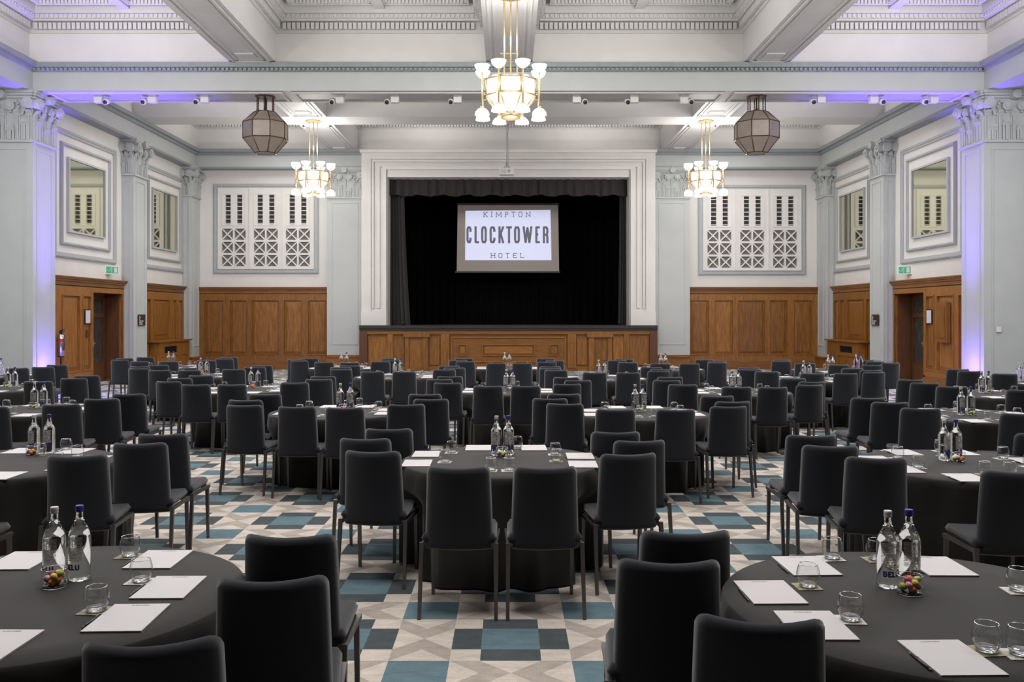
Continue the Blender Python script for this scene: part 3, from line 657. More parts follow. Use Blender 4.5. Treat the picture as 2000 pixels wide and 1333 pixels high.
def glyph(mb, ch, x0, x1, z0, z1, sw, y0, y1, serif=0):
    fx = lambda u: x0+sw/2+u*(x1-x0-sw); fz = lambda v: z0+sw/2+v*(z1-z0-sw)
    for pl in GLY[ch]:
        P = [(fx(u), fz(v)) for u, v in pl]
        for (ax, az), (bx, bz) in zip(P, P[1:]):
            dx, dz = bx-ax, bz-az; L = sqrt(dx*dx+dz*dz) or 1e-6; nx, nz = -dz/L*sw/2, dx/L*sw/2
            mb.prism([(ax+nx, az+nz), (ax-nx, az-nz), (bx-nx, bz-nz), (bx+nx, bz+nz)], y0, y1)
        for (ax, az) in P[1:-1]: mb.prism([(ax+sw/2*cos(a), az+sw/2*sin(a)) for a in [pi*k/4+pi/8 for k in range(8)]], y0, y1)
        for (ax, az), (u, v) in ((P[0], pl[0]), (P[-1], pl[-1])):
            if abs(v-.5) > .45 and abs(v-.5) <= .5: mb.box(ax-sw/2, ax+sw/2, y0, y1, az-sw/2, az+sw/2)
            if serif and v in (0, 1) and ch != 'C': mb.box(ax-serif, ax+serif, y0, y1, az-sw/2, az+sw/2)
q_ = lambda px: sx(880+px/8.889)
r_ = lambda py: sz(390+py/8.889)
for word, spans, ya, yb, sw, sf in (('CLOCKTOWER', [(275,365),(415,495),(530,630),(678,780),(830,930),(965,1065),(1100,1205),(1250,1420),(1470,1550),(1600,1700)], 465, 760, 39, 0),
        ('KIMPTON', [(575,640),(695,735),(790,885),(945,1000),(1065,1120),(1180,1245),(1310,1385)], 215, 305, 11, 14), ('HOTEL', [(700,775),(830,900),(960,1020),(1085,1150),(1210,1270)], 930, 1015, 11, 14)):
    for ch, (xa, xb) in zip(word, spans):
        b = MB(); e = k/8.889; glyph(b, ch, q_(xa), q_(xb), r_(yb), r_(ya), sw*e, sy-.018, sy-.013, sf*e)
        b.obj('letter', 'lettering', img)
# ------------------------------------------------------------------ chandeliers, lanterns, fixtures
def chandelier(loc, rot, ztop, label, LC=200):
    r = empty('chandelier', loc, rot); tag(r, label, 'chandelier', 'lit brass chandeliers')
    R = 0.46; ang = [pi/8+k*pi/4 for k in range(8)]
    b = MB(); b.lathe([(R, -0.28), (R, 0)], 8, rot=pi/8, smooth=False, cap0=False); b.obj('glass_drum', 'litdrum', r)
    b = MB(); b.lathe([(0.20, -0.58), (R, -0.28)], 8, rot=pi/8, smooth=False, cap1=False); b.obj('lower_glass', 'litdrum', r)
    b = MB()
    for k in range(8):
        a, c = ang[k], ang[(k+1) % 8]
        P = lambda rr, z, t: (rr*cos(t), rr*sin(t), z)
        for rr, z in ((R+.005, 0), (R+.005, -0.28), (0.205, -0.58)): b.tube(P(rr, z, a), P(rr, z, c), 0.015, 6)
        b.tube(P(R+.005, -.28, a), P(.205, -.58, a), 0.014, 6); b.tube(P(R+.005, -.28, a), P(R+.005, 0, a), 0.013, 6)
    b.lathe([(.17, -.66), (.20, -.58)], 16); b.obj('brass_frame', 'brass', r)
    for k in range(8):
        a = ang[k]; px, py = 0.54*cos(a), 0.54*sin(a)
        b = MB(); b.tube((px, py, -0.50), (px, py, 0.10), 0.016, 8); b.lathe([(.035, -.52), (.035, -.49)], 10, px, py); b.tube((R*cos(a), R*sin(a), -.0), (px, py, -.0), .008, 6); b.tube((R*cos(a), R*sin(a), -.28), (px, py, -.28), .008, 6)
        up = b.obj('upright', 'brass', r)
        b = MB(); b.lathe([(.03, .10), (.075, .125), (.115, .17), (.135, .23), (.128, .23), (.10, .17), (.02, .13)], 14, px, py, cap0=True, cap1=True); b.obj('upper_bowl', 'lit', up)
        b = MB(); b.lathe([(.03, -.52), (.08, -.545), (.118, -.59), (.13, -.645), (.12, -.645), (.08, -.58), (.02, -.55)], 14, px, py); b.obj('lower_bowl', 'lit', up)
    for k in range(4):
        b = MB(); a = k*pi/2; x, y = 0.115*cos(a), 0.115*sin(a); b.tube((x, y, -.02), (x, y, ztop-loc[2]), 0.015, 8); b.obj('rod', 'brass', r)
    b = MB(); b.lathe([(.16, -.03), (.24, -.02), (.24, 0)], 8, 0, 0, ztop-loc[2], smooth=False); b.obj('ceiling_plate', 'brass', r)
    for dz, rr, pw in ((0.72, 0.1, LC*0.5), (-1.15, 0.1, LC*0.7)):
        l = light('chandelier_light', 'POINT', (0, 0, dz), pw, (1, 0.965, 0.92), 0.28); l.parent = r
chandelier((0.04, 15.85, 6.00), 0.0, 7.51, 'largest brass and glass chandelier, hanging nearest at the centre', 120)
chandelier((-5.69, 26.15, 6.03), 0.2, 7.52, 'distant lit brass chandelier, left of the stage opening', 270)
chandelier((5.76, 26.15, 6.03), -0.2, 7.52, 'distant lit brass chandelier, right of the stage opening', 270)

def lantern(loc, rot, label):
    r = empty('glass_lantern', loc, rot); tag(r, label, 'lantern', 'faceted glass lanterns')
    rings = [(0.24, -1.305), (0.51, -0.99), (0.51, -0.62), (0.25, -0.37)]
    P = lambda rr, z, k: (rr*cos(k*pi/4), rr*sin(k*pi/4), z)
    fr = MB()
    for j in range(3):
        for k in range(8):
            a, c, d, e = P(*rings[j], k), P(*rings[j], k+1), P(*rings[j+1], k+1), P(*rings[j+1], k)
            b = MB(); b.add([a, c, d, e, *[tuple(0.985*q if i < 2 else q for i, q in enumerate(p)) for p in (a, c, d, e)]], [(0,1,2,3),(7,6,5,4),(0,4,5,1),(1,5,6,2),(2,6,7,3),(3,7,4,0)], False); b.obj('pane', 'pane', r)
    for j, (rr, z) in enumerate(rings):
        for k in range(8):
            fr.tube(P(rr, z, k), P(rr, z, k+1), 0.012, 6)
            if j < 3: fr.tube(P(rr, z, k), P(*rings[j+1], k), 0.012, 6)
    fr.obj('bronze_frame', 'bronze', r)
    b = MB(); b.lathe([(.24, -1.31), (.24, -1.30)], 8, smooth=False); b.obj('bottom_pane', 'pane', r)
    b = MB(); b.lathe([(.22, -.03), (.24, 0)], 8, smooth=False)
    b.obj('ceiling_plate', 'bronze', r)
    for k in range(6):
        a = k*pi/3+.2; b = MB(); b.tube((.2*cos(a), .2*sin(a), -.37), (.2*cos(a), .2*sin(a), -.02), .012, 6)
        for q in range(5): b.lathe([(.012, -.01), (.022, 0), (.012, .01)], 6, .2*cos(a), .2*sin(a), -.08-.06*q)
        b.obj('hanging_rod', 'bronze', r)
    b = MB(); b.lathe([(.012, -.02), (.02, -.27), (.05, -.33), (.10, -.40), (.07, -.50), (.01, -.55)], 12); b.obj('lamp_holder', 'bronze', r)
lantern((-5.6, 20.65, 6.9), 0.46, 'unlit faceted glass lantern hanging left of the central chandelier')
lantern((5.72, 20.65, 6.9), 0.30, 'unlit faceted glass lantern hanging right of the central chandelier')

# track spotlights under the front beam: (box x, lamp x) in pixels of the row -> metres at y 20.5
fx = [(195, 210), (300, 283), (402, 386), (665, 650), (772, 757), (894, 881), (1126, 1142), (1238, 1225), (1335, 1348), (1602, 1586), (1704, 1721), (1821, 1804)]
orders = ['leftmost', 'second from the left', 'third from the left', 'just right of the left lantern', 'second right of the left lantern', 'just left of the central chandelier', 'just right of the central chandelier', 'second right of the central chandelier', 'just left of the right lantern', 'third from the right', 'second from the right', 'rightmost']
for (bx, lx), od in zip(fx, orders):
    X0 = (bx-993)*20.6/1750; X1 = (lx-993)*20.6/1750
    r = empty('track_spotlight', (X0, 20.55, 6.9)); tag(r, 'small white spotlight under the cross beam, '+od, 'spotlight', 'white spotlights along the cross beam')
    b = MB(); b.box(-.09, .09, -.06, .06, -.17, 0); b.obj('gear_box', 'plastic', r)
    q = MB(); dx = X1-X0; q.tube((dx, .08, -.10), (dx, -.08, -.17), .065, 14); q.tube((dx, .05, -.10), (0, 0, -.08), .015, 6); hd = q.obj('lamp_head', 'plastic', r)
    q = MB(); q.tube((dx, -.081, -.1705), (dx, -.088, -.1735), .048, 14); q.obj('lens', 'black_pl', hd)

# uplighters at the pier feet
for s_ in (-1, 1):
    o = MB().lathe([(.09, 0), (.10, .02), (.08, .20), (.075, .2)], 14, cap1=True).obj('uplighter', 'black_pl'); o.location = (s_*9.95, 20.6, 0)
    tag(o, 'small violet uplighter at the foot of the %s front pier' % ('left' if s_ < 0 else 'right'), 'uplighter', 'violet uplighters')

# projector on a pole
r = empty('projector', (-0.05, 28.0, 6.34)); tag(r, 'white ceiling projector on a thin pole before the stage opening', 'projector')
b = MB(); b.box(-.22, .22, -.18, .18, -.10, .10); b.obj('projector_body', 'plastic', r)
b = MB(); b.tube((.08, .18, 0), (.08, .22, 0), .06, 16); b.obj('lens', 'black_pl', r)
b = MB()
for q in range(5): b.box(-.18, -.02, -.188, -.18, -.06+.025*q, -.05+.025*q)
b.tube((.07, -.181, 0), (.07, -.187, 0), .05, 14); b.obj('vents', 'frame', r)
b = MB(); b.tube((0, 0, .10), (0, 0, 2.43), .02, 8); b.lathe([(.07, 2.40), (.07, 2.425)], 12); b.box(-.10, .10, -.08, .08, .10, .14); b.tube((-.08, 0, .14), (0, 0, .34), .01, 6); b.tube((.08, 0, .14), (0, 0, .34), .01, 6); b.obj('pole', 'frame', r)
b = MB(); b.tube((.05, 0, .12), (.03, 0, 1.2), .008, 5); b.tube((.03, 0, 1.2), (.15, 0, 2.35), .008, 5); b.obj('cable', 'frame', r)

# exit signs, plaques, extinguisher
for s_ in (-1, 1):
    r = empty('exit_sign', (s_*10.90, 24.6, 2.98)); tag(r, 'green running-man exit sign above the %s side door' % ('left' if s_ < 0 else 'right'), 'exit sign', 'green exit signs')
    b = MB(); b.box(-.19, .19, -.06, .06, 0, .24); b.obj('sign_housing', 'plastic', r)
    b = MB(); b.box(-.16, .16, -.066, -.06, .03, .21); pl = b.obj('green_face', 'green', r)
    b = MB()
    b.box(.05, .13, -.07, -.066, .05, .19)                                      # doorway
    b.tube((-.02, -.068, .175), (-.02, -.071, .175), .018, 10)                  # running figure
    for p, q in (((-.03, .155), (-.045, .11)), ((-.045, .11), (-.01, .085)), ((-.01, .085), (-.03, .05)), ((-.045, .11), (-.09, .085)), ((-.09, .085), (-.11, .10)), ((-.03, .15), (.01, .13)), ((-.03, .15), (-.075, .14))):
        b.tube((p[0], -.069, p[1]), (q[0], -.069, q[1]), .008, 4)
    b.box(-.15, -.12, -.07, -.066, .10, .12)
    b.obj('running_figure', 'paper', pl)
    if s_ < 0: r.rotation_euler.z = 0.75
    else: r.rotation_euler.z = -0.75
    # dark direction plaque on the second pier
    pr = empty('direction_plaque', (s_*10.65, 26.0, 1.72)); tag(pr, 'dark brown wall plaque with white text on the %s second pier' % ('left' if s_ < 0 else 'right'), 'sign', 'dark wall plaques')
    b = MB(); b.box(0, -s_*.02, -.24, .24, -.16, .16); b.obj('board', 'sign', pr)
    b = MB(); x0 = -s_*.02; x1 = -s_*.023; e = 1 if s_ < 0 else -1
    for z, l in ((.11, .07), (.065, .12), (.02, .08), (-.03, .32), (-.08, .22), (-.12, .26)):
        y = -.2 if s_ < 0 else .2
        for q in range(int(l/.022)): b.box(x0, x1, y+e*q*.022, y+e*(q*.022+.015), z-.013, z+.013)
    b.obj('white_text', 'paper', pr)
    # framed notice beside the door
    fr = empty('framed_notice', (s_*10.93, 23.25, 1.82)); tag(fr, 'narrow framed white notice on the oak panel beside the %s door' % ('left' if s_ < 0 else 'right'), 'notice', 'framed notices')
    b = MB(); b.box(0, -s_*.02, -.15, .15, -.19, .19); b.obj('frame', 'black_pl', fr)
    b = MB(); b.box(-s_*.02, -s_*.024, -.125, .125, -.165, .165); b.obj('sheet', 'paper', fr)
o = MB().box(-.012, .012, -.05, .05, -.10, .10).obj('switch_plate', 'oak_dark'); o.location = (-10.93, 23.25, 1.38); tag(o, 'small dark switch plate below the framed notice by the left door', 'switch')
o = MB().box(-.05, .05, -.04, .0, -.06, .06).obj('wall_socket', 'plastic'); o.location = (10.98, 20.09, 1.54); tag(o, 'small white box on the right front pier', 'socket')
r = empty('wall_hatch', (10.93, 22.42, 1.68)); tag(r, 'small oak hatch in the wide panel right of the right door', 'hatch')
b = MB(); b.box(0, -.10, -.26, .26, -.50, .50); b.obj('frame', 'oak', r)
b = MB(); b.box(-.10, -.125, -.17, .17, -.38, .38); b.obj('panel', 'oak', r)
r = empty('fire_extinguisher', (-10.80, 21.62, 0.86)); tag(r, 'steel fire extinguisher on a dark stand beside the violet pier', 'extinguisher')
b = MB(); b.lathe([(.07, 0), (.085, .02), (.085, .46), (.06, .53), (.03, .56)], 16); b.obj('cylinder', 'steel', r)
b = MB(); b.box(-.03, .03, -.02, .02, .56, .63); b.tube((0, 0, .63), (.12, -.02, .66), .012, 6); b.tube((0, 0, .60), (.11, -.02, .60), .01, 6); b.obj('valve', 'black_pl', r)
b = MB(); b.lathe([(.0865, .36), (.0865, .43)], 16, cap0=False, cap1=False); b.obj('red_label_band', 'red', r)
b = MB(); b.tube((0.03, -.03, .58), (.11, -.05, .50), .012, 6); b.tube((.11, -.05, .50), (.10, -.06, .15), .012, 6); b.obj('hose', 'black_pl', r)
b = MB(); b.lathe([(.16, -.86), (.15, -.82), (.02, -.81), (.02, -.02), (.10, 0)], 14); b.obj('stand', 'black_pl', r)
# ------------------------------------------------------------------ banquet chair (built once, then copied)
def axis_pts(n, e):           # denser near the ends
    return [sin(pi/2*(-1+2*i/n))*(1-e)+(-1+2*i/n)*e for i in range(n+1)]
def pillow(hw, hh, rt, rb, T, er, fn, nu=12, nv=14):
    """closed rounded slab; outline 2hw x 2hh, top corner radius rt, bottom rb, thickness T, edge roll er; fn maps (x,n,z)->vertex"""
    us, vs = axis_pts(nu, .25), axis_pts(nv, .25); V = []; Fc = []
    def outline(u, v):
        x, z = u*hw, v*hh; r = rt if z > 0 else rb
        dx, dz = abs(x)-(hw-r), abs(z)-(hh-r)
        if dx > 0 and dz > 0:
            L = max(dx, dz); D = sqrt(dx*dx+dz*dz); dx, dz = dx/D*L, dz/D*L
            x = (hw-r+dx)*(1 if x > 0 else -1); z = (hh-r+dz)*(1 if z > 0 else -1)
        m = min(hw*(1-abs(u)), hh*(1-abs(v)))
        return x, z, m
    idx = {}
    for side in (1, -1):
        for i, u in enumerate(us):
            for j, v in enumerate(vs):
                edge = i in (0, nu) or j in (0, nv)
                if side == -1 and edge: idx[side, i, j] = idx[1, i, j]; continue
                x, z, m = outline(u, v); q = min(1, m/er); n = side*T/2*sqrt(max(0, 1-(1-q)**2))
                idx[side, i, j] = len(V); V.append(fn(x, n, z))
        for i in range(nu):
            for j in range(nv):
                q = (idx[side, i, j], idx[side, i+1, j], idx[side, i+1, j+1], idx[side, i, j+1])
                Fc.append(q if side == 1 else q[::-1])
    return V, Fc
def mesh_of(name, V, Fc, m, smooth=True):
    me = bpy.data.meshes.new(name); me.from_pydata(V, [], Fc); me.polygons.foreach_set('use_smooth', [smooth]*len(Fc)); me.materials.append(M[m]); return me
# chair origin: floor point under the rear face of the backrest; it faces +y
def back_fn(x, n, z):
    t = (z+0.262)/0.524                               # 0 bottom .. 1 top
    w_ = 1.04-0.08*t
    y = 0.045-n-0.055*(1-(x/0.205)**2)*(0.35+.65*t)+0.03*(x/0.205)**2 - 0.035*t*t
    return (x*w_, y+0.03, 0.673+z-0.006*(1-(x/.205)**2)*t)
V, Fc = pillow(0.205, 0.262, 0.045, 0.02, 0.062, 0.026, back_fn)
me_back = mesh_of('backrest', V, [f[::-1] for f in Fc], 'fabric')
V, Fc = pillow(0.236, 0.225, 0.03, 0.03, 0.062, 0.026, lambda x, n, z: (x*(1-0.08*(z+.225)/.45), 0.285+z, 0.480+n-0.006*(1-(x/.22)**2)), 10, 10)
me_seat = mesh_of('seat', V, Fc, 'fabric')
def leg_mesh(x, y, xt, yt, zt):
    b = MB(); t = .0115; v = []
    for (cx, cy, cz, tt) in ((x, y, 0, t*.9), (xt, yt, zt, t*1.15)):
        v += [(cx-tt, cy-tt, cz), (cx+tt, cy-tt, cz), (cx+tt, cy+tt, cz), (cx-tt, cy+tt, cz)]
    b.add(v, [(0,3,2,1),(4,5,6,7),(0,1,5,4),(1,2,6,5),(2,3,7,6),(3,0,4,7)], False)
    me = b.mesh('leg'); me.materials.append(M['legmetal']); return me
me_legs = [leg_mesh(-.235, .0, -.229, .07, .455), leg_mesh(.235, .0, .229, .07, .455), leg_mesh(-.212, .50, -.212, .475, .44), leg_mesh(.212, .50, .212, .475, .44)]
b = MB(); b.box(-.235, -.213, .06, .485, .424, .448); b.box(.213, .235, .06, .485, .424, .448); b.box(-.213, .213, .463, .485, .424, .448); b.box(-.218, .218, .075, .095, .435, .452)
me_rail = b.mesh('seat_frame'); me_rail.materials.append(M['legmetal'])
proto_parts = [('seat', me_seat), ('backrest', me_back), ('seat_frame', me_rail)] + [('leg', m_) for m_ in me_legs]
chair_n = 0
def chair(x, y, rz, label, group):
    r = empty('banquet_chair', (x, y, 0), rz); tag(r, label, 'chair', group)
    for nm, me in proto_parts: link(nm, me, r)
    return r
# ------------------------------------------------------------------ tableware meshes
def lm(name, prof, n, m, **k):
    b = MB(); b.lathe(prof, n, **k); me = b.mesh(name); me.materials.append(M[m]); return me
def glassware(name, wall, basep, n):
    """thin blown wall (single skin) plus a solid refracting base and a rim bead, two material slots"""
    w_ = MB(); w_.lathe(wall, n, cap0=False, cap1=False); k = len(w_.f)
    r, z = wall[-1]; t = .0011
    w_.lathe([(r-t, z-t), (r-t, z+t), (r+t*.6, z+t), (r+t*.6, z-t)], n, cap0=False, cap1=False)
    w_.lathe(basep, n)
    me = w_.mesh(name); me.materials.append(M['thin']); me.materials.append(M['glass'])
    me.polygons.foreach_set('material_index', [0]*k+[1]*(len(w_.f)-k)); return me
WALL = [(.0335, .006), (.0400, .018), (.0448, .032), (.0468, .045), (.0458, .060), (.0420, .076), (.0368, .090)]
me_tum = glassware('tumbler', WALL, [(.024, .0005), (.031, .001), (.0334, .006), (.0378, .0142), (.030, .016), (.012, .013)], 28)
me_tum_far = glassware('tumbler', WALL[::2], [(.031, .0005), (.0345, .006), (.037, .013)], 12)
me_bot = lm('bottle_body', [(.030, .004), (.038, 0), (.0425, .004), (.0445, .012), (.0445, .185), (.043, .198), (.033, .220), (.021, .240), (.0155, .262), (.0145, .282), (.0145, .290)], 28, 'water')
me_cap = {c: lm('cap', [(.0150, .283), (.0160, .285), (.0160, .291), (.0152, .293), (.0160, .295), (.0160, .308), (.0145, .310)], 18, m) for c, m in (('blue', 'cap_blue'), ('white', 'cap_white'))}
# etched panel on the bottle: a curved translucent print
def curved(name, r, a0, a1, z0, z1, n, m):
    v = []; f = []
    for i in range(n+1):
        a = a0+(a1-a0)*i/n; v += [(r*cos(a), r*sin(a), z0), (r*cos(a), r*sin(a), z1)]
    for i in range(n): f.append((2*i, 2*i+2, 2*i+3, 2*i+1))
    me = bpy.data.meshes.new(name); me.from_pydata(v, [], f); me.materials.append(m); return me
m = bpy.data.materials.new('etched_print'); m.use_nodes = True; nt = m.node_tree; bs = nt.nodes['Principled BSDF']
bs.inputs['Base Color'].default_value = (0.62, 0.60, 0.60, 1); bs.inputs['Roughness'].default_value = 0.6
tc = nt.nodes.new('ShaderNodeTexCoord'); mp = nt.nodes.new('ShaderNodeMapping'); mp.inputs['Scale'].default_value = (60, 60, 260)
nz = nt.nodes.new('ShaderNodeTexNoise'); nz.inputs['Scale'].default_value = 1.0; nz.inputs['Detail'].default_value = 3
mr = nt.nodes.new('ShaderNodeMapRange'); mr.inputs['From Min'].default_value = .42; mr.inputs['From Max'].default_value = .58; mr.inputs['To Min'].default_value = .25; mr.inputs['To Max'].default_value = .72
nt.links.new(tc.outputs['Object'], mp.inputs[0]); nt.links.new(mp.outputs[0], nz.inputs['Vector']); nt.links.new(nz.outputs['Fac'], mr.inputs['Value']); nt.links.new(mr.outputs[0], bs.inputs['Alpha'])
me_etch = curved('etched_panel', .0452, -pi/2-.95, -pi/2+.95, .085, .185, 12, m)
mb_ = MB()
for ch, xa in zip('BELU', (-.034, -.0155, .001, .0165)): glyph(mb_, ch, xa, xa+(.0165 if ch != 'L' else .0135), -.0115, .0115, .0055, -.0003, .0003)
mt = mb_.mesh('lettering')
for v in mt.vertices:
    a = -pi/2+v.co.x/.0456; v.co = ((.0456-v.co.y)*cos(a), (.0456-v.co.y)*sin(a), v.co.z+.060)
mt.materials.append(M['bluelabel'])
me_jar = glassware('jar', [(.0470, .004), (.0480, .012), (.0480, .076)], [(.040, 0), (.046, .001), (.0475, .005), (.0465, .010), (.02, .009)], 26)
SW = {k: mat('sweet_'+k, c, .35) for k, c in dict(orange=(.85, .22, .02), yellow=(.75, .55, .12), lime=(.45, .55, .10), plum=(.30, .05, .14), pink=(.75, .35, .38), cream=(.72, .66, .50)).items()}
b = MB(); b.lathe([(.002, -.013), (.012, -.009), (.0165, 0), (.012, .009), (.002, .013)], 12); sw_base = b
me_sweet = {k: None for k in SW}
for k in SW:
    me = sw_base.mesh('sweet'); me.materials.append(SW[k]); me_sweet[k] = me
b = MB(); b.box(-.105, .105, -.1485, .1485, .0, .0045); me_padb = b.mesh('backing'); me_padb.materials.append(M['paper_edge'])
b = MB(); b.box(-.105, .105, -.1485, .1485, .0045, .0065); me_pad = b.mesh('sheet'); me_pad.materials.append(M['paper'])
mb_ = MB()
for i, ch in enumerate('CLOCKTOWER'): glyph(mb_, ch, -.033+.0066*i, -.033+.0066*i+.0050, .1255, .1345, .0015, 0, .0001)
me_head = mb_.mesh('heading')
for v in me_head.vertices: v.co = (v.co.x, v.co.z, .0068)
me_head.materials.append(M['ink'])
b = MB(); b.box(-.05, .05, -.05, .05, 0, .003)
me_coa = b.mesh('coaster'); me_coa.materials.append(M['olive']); b2 = MB(); b2.box(-.05, .05, -.05, .05, 0, .003); me_cow = b2.mesh('coaster'); me_cow.materials.append(M['white_print'])
b = MB()
rn = random.Random(4)
for i in range(26):
    x, y = rn.uniform(-.043, .043), rn.uniform(-.043, .043); a = rn.uniform(0, 3); l = .006
    b.add([(x-l*cos(a), y-l*sin(a), .0034), (x+.3*l*sin(a), y-.3*l*cos(a), .0034), (x+l*cos(a), y+l*sin(a), .0034), (x-.3*l*sin(a), y+.3*l*cos(a), .0034)], [(0, 1, 2, 3)], False)
me_leafprint = b.mesh('leaf_print'); me_leafprint.materials.append(M['olive'])
b = MB(); b.tube((0, -.07, .005), (0, .06, .005), .0045, 8, .0045); b.tube((0, -.083, .005), (0, -.07, .005), .0015, 8, .0045); me_pen = b.mesh('barrel'); me_pen.materials.append(M['pen'])
b = MB(); b.box(-.0015, .0015, .02, .06, .009, .011); b.tube((0, .06, .005), (0, .068, .005), .003, 8); me_clip = b.mesh('clip'); me_clip.materials.append(M['chrome'])

ZT = 0.752
def hold(name, label, cat, group, x, y, rz=0, z=ZT):
    r = empty(name, (x, y, z), rz); tag(r, label, cat, group); return r

# ------------------------------------------------------------------ tables and everything round them
SEATS = ['near side left seat', 'near side right seat', 'left side nearest seat', 'left side middle seat', 'left side farthest seat', 'right side nearest seat', 'right side middle seat', 'right side farthest seat']
TC = [(-.27, -1.38), (.27, -1.38), (-.88, -.78), (-1.03, -.15), (-.92, .42), (.88, -.78), (1.03, -.15), (.92, .42)]
PADS = [(-.27, -.53), (.27, -.53), (-.56, -.20), (-.55, .24), (-.20, .58), (.56, -.20), (.55, .18), (.24, .58)]
GL = [(-.09, -.42), (.07, -.42), (-.41, -.12), (-.39, .30), (.13, .66), (.41, -.10), (.41, .26), (.03, .40)]
T = {}
def table(key, name, X, Y, chairs, bottles, row, pads=None, glasses=None, jar=None, coast=True, sweets='mixed'):
    T[key] = dict(name=name, X=X, Y=Y, chairs=chairs, bottles=bottles, row=row, pads=pads, glasses=glasses, jar=jar, sweets=sweets)
N_ = None
table('L1', 'front-row left table', -1.84, 3.54, [(-2.10, 2.30), N_, N_, N_, N_, (-1.02, 2.53), (-.835, 3.14), (-.93, 3.76)], (-1.89, 3.73, -1.80, 3.76), 1,
      pads={0: (-1.73-.5, 2.99), 1: (-1.73, 2.99), 4: (-2.19, 4.03), 5: (-1.39, 3.27), 6: (-1.375, 3.635), 7: (-1.58, 4.05), 2: (-2.3, 3.3)},
      glasses={7: (-1.74, 4.11, 'o'), 6: (-1.53, 3.72, 'w'), 5: (-1.545, 3.35, 'o'), 1: (-2.02, 2.98, 'w'), 4: (-2.42, 3.85, 'o')}, jar=(-1.85, 3.65))
table('R1', 'front-row right table', 1.61, 3.43, [(1.92, 2.30), N_, (.77, 2.72), (.61, 3.37), (.77, 3.825), N_, N_, N_], (1.55, 3.66, 1.645, 3.68), 1,
      pads={4: (1.31, 3.945), 3: (1.04, 3.57), 2: (1.09, 3.19), 0: (1.425, 2.89), 7: (1.89, 3.94), 6: (2.22, 3.45)},
      glasses={4: (1.467, 4.07, 'w'), 3: (1.216, 3.65, 'o'), 2: (1.236, 3.25, 'w'), 0: (1.57, 2.95, 'o'), 1: (1.665, 2.92, 'w'), 6: (2.04, 3.59, 'w'), 7: (1.66, 4.05, 'o')}, jar=(1.594, 3.56))
table('L2', 'second-row left table', -3.75, 6.70, [(-3.95, 5.35), (-3.45, 5.35), N_, N_, N_, (-2.87, 5.92), (-2.69, 6.49), (-2.72, 6.99)], (-3.80, 7.18, -3.70, 7.22), 2)
table('C2', 'second-row centre table', -.05, 6.84, [(-.31, 5.46), (.23, 5.46), (-.94, 6.10), (-1.09, 6.73), (-.985, 7.31), (.82, 5.985), (.985, 6.62), (.858, 7.11)], (-.095, 7.10, .0, 7.12), 2,
      pads={0: (-.31, 6.28), 1: (.22, 6.28), 2: (-.68, 6.68), 3: (-.65, 7.12), 4: (-.25, 7.45), 7: (.21, 7.45), 6: (.56, 7.02), 5: (.55, 6.63)},
      glasses={0: (-.13, 6.37, 'w'), 1: (0, 6.37, 'w'), 3: (-.46, 7.19, 'w'), 2: (-.48, 6.74, 'w'), 4: (.07, 7.48, 'w'), 6: (.365, 7.1, 'w'), 5: (.36, 6.78, 'o')}, jar=(-.05, 6.98), sweets='cream')
table('R2', 'second-row right table', 3.38, 6.62, [(3.04, 5.32), (3.58, 5.32), (2.41, 5.83), (2.30, 6.36), (2.36, 6.92), N_, N_, (4.20, 7.02)], (3.33, 6.85, 3.43, 6.87), 2)
table('LL3', 'third-row far-left table', -5.6, 10.40, [N_, (-5.28, 9.06), N_, N_, N_, (-4.67, 9.32), (-4.54, 9.95), (-4.50, 10.57)], (-5.66, 10.7, -5.56, 10.72), 3, sweets='lime')
table('L3', 'third-row inner-left table', -1.95, 10.25, [(-2.16, 9.08), (-1.65, 8.99), (-2.75, 9.24), (-2.90, 9.80), (-2.88, 10.53), (-1.06, 9.32), (-.858, 9.91), (-.987, 10.53)], (-1.97, 10.5, -1.86, 10.53), 3, sweets='pink')
table('R3', 'third-row inner-right table', 1.50, 10.15, [(1.06, 8.83), (1.66, 8.81), (.585, 9.40), (.46, 9.98), (.66, 10.57), (2.26, 9.11), (2.43, 9.63), (2.37, 10.3)], (1.46, 10.33, 1.55, 10.36), 3, sweets='lime')
table('RR3', 'third-row far-right table', 5.14, 9.88, [(4.87, 8.45), N_, (4.13, 8.93), (4.09, 9.55), (4.07, 10.07), N_, N_, N_], (5.04, 9.98, 5.16, 10.0), 3, sweets='lime')
table('LL4', 'fourth-row far-left table', -7.65, 13.45, [N_, N_, N_, N_, N_, (-6.62, 12.57), (-6.43, 13.2), (-6.52, 13.8)], (-7.68, 13.75, -7.59, 13.78), 4, sweets='lime')
table('L4', 'fourth-row left table', -3.92, 13.30, [(-4.21, 12.0), (-3.72, 12.0), (-4.80, 12.57), (-4.89, 13.24), (-4.76, 13.8), (-2.95, 12.33), (-2.76, 13.0), (-2.83, 13.6)], (-3.95, 13.75, -3.85, 13.78), 4, sweets='orange')
table('C4', 'fourth-row centre table', 0, 13.10, [(-.27, 11.75), (.23, 11.75), (-.85, 12.3), (-1.01, 12.98), (-.89, 13.6), (.81, 12.1), (1.0, 12.77), (.87, 13.4)], (-.03, 13.25, .06, 13.28), 4, sweets='cream')
table('R4', 'fourth-row right table', 3.30, 12.95, [(2.97, 11.6), (3.43, 11.55), (2.34, 12.0), (2.26, 12.77), (2.44, 13.46), (4.05, 11.95), (4.26, 12.5), (4.10, 13.14)], (3.27, 13.1, 3.37, 13.12), 4, sweets='cream')
table('RR4', 'fourth-row far-right table', 6.8, 12.55, [(6.42, 11.13), N_, (5.80, 11.67), (5.74, 12.3), (5.82, 12.9), N_, N_, N_], (6.76, 12.8, 6.87, 12.82), 4, sweets='lime')
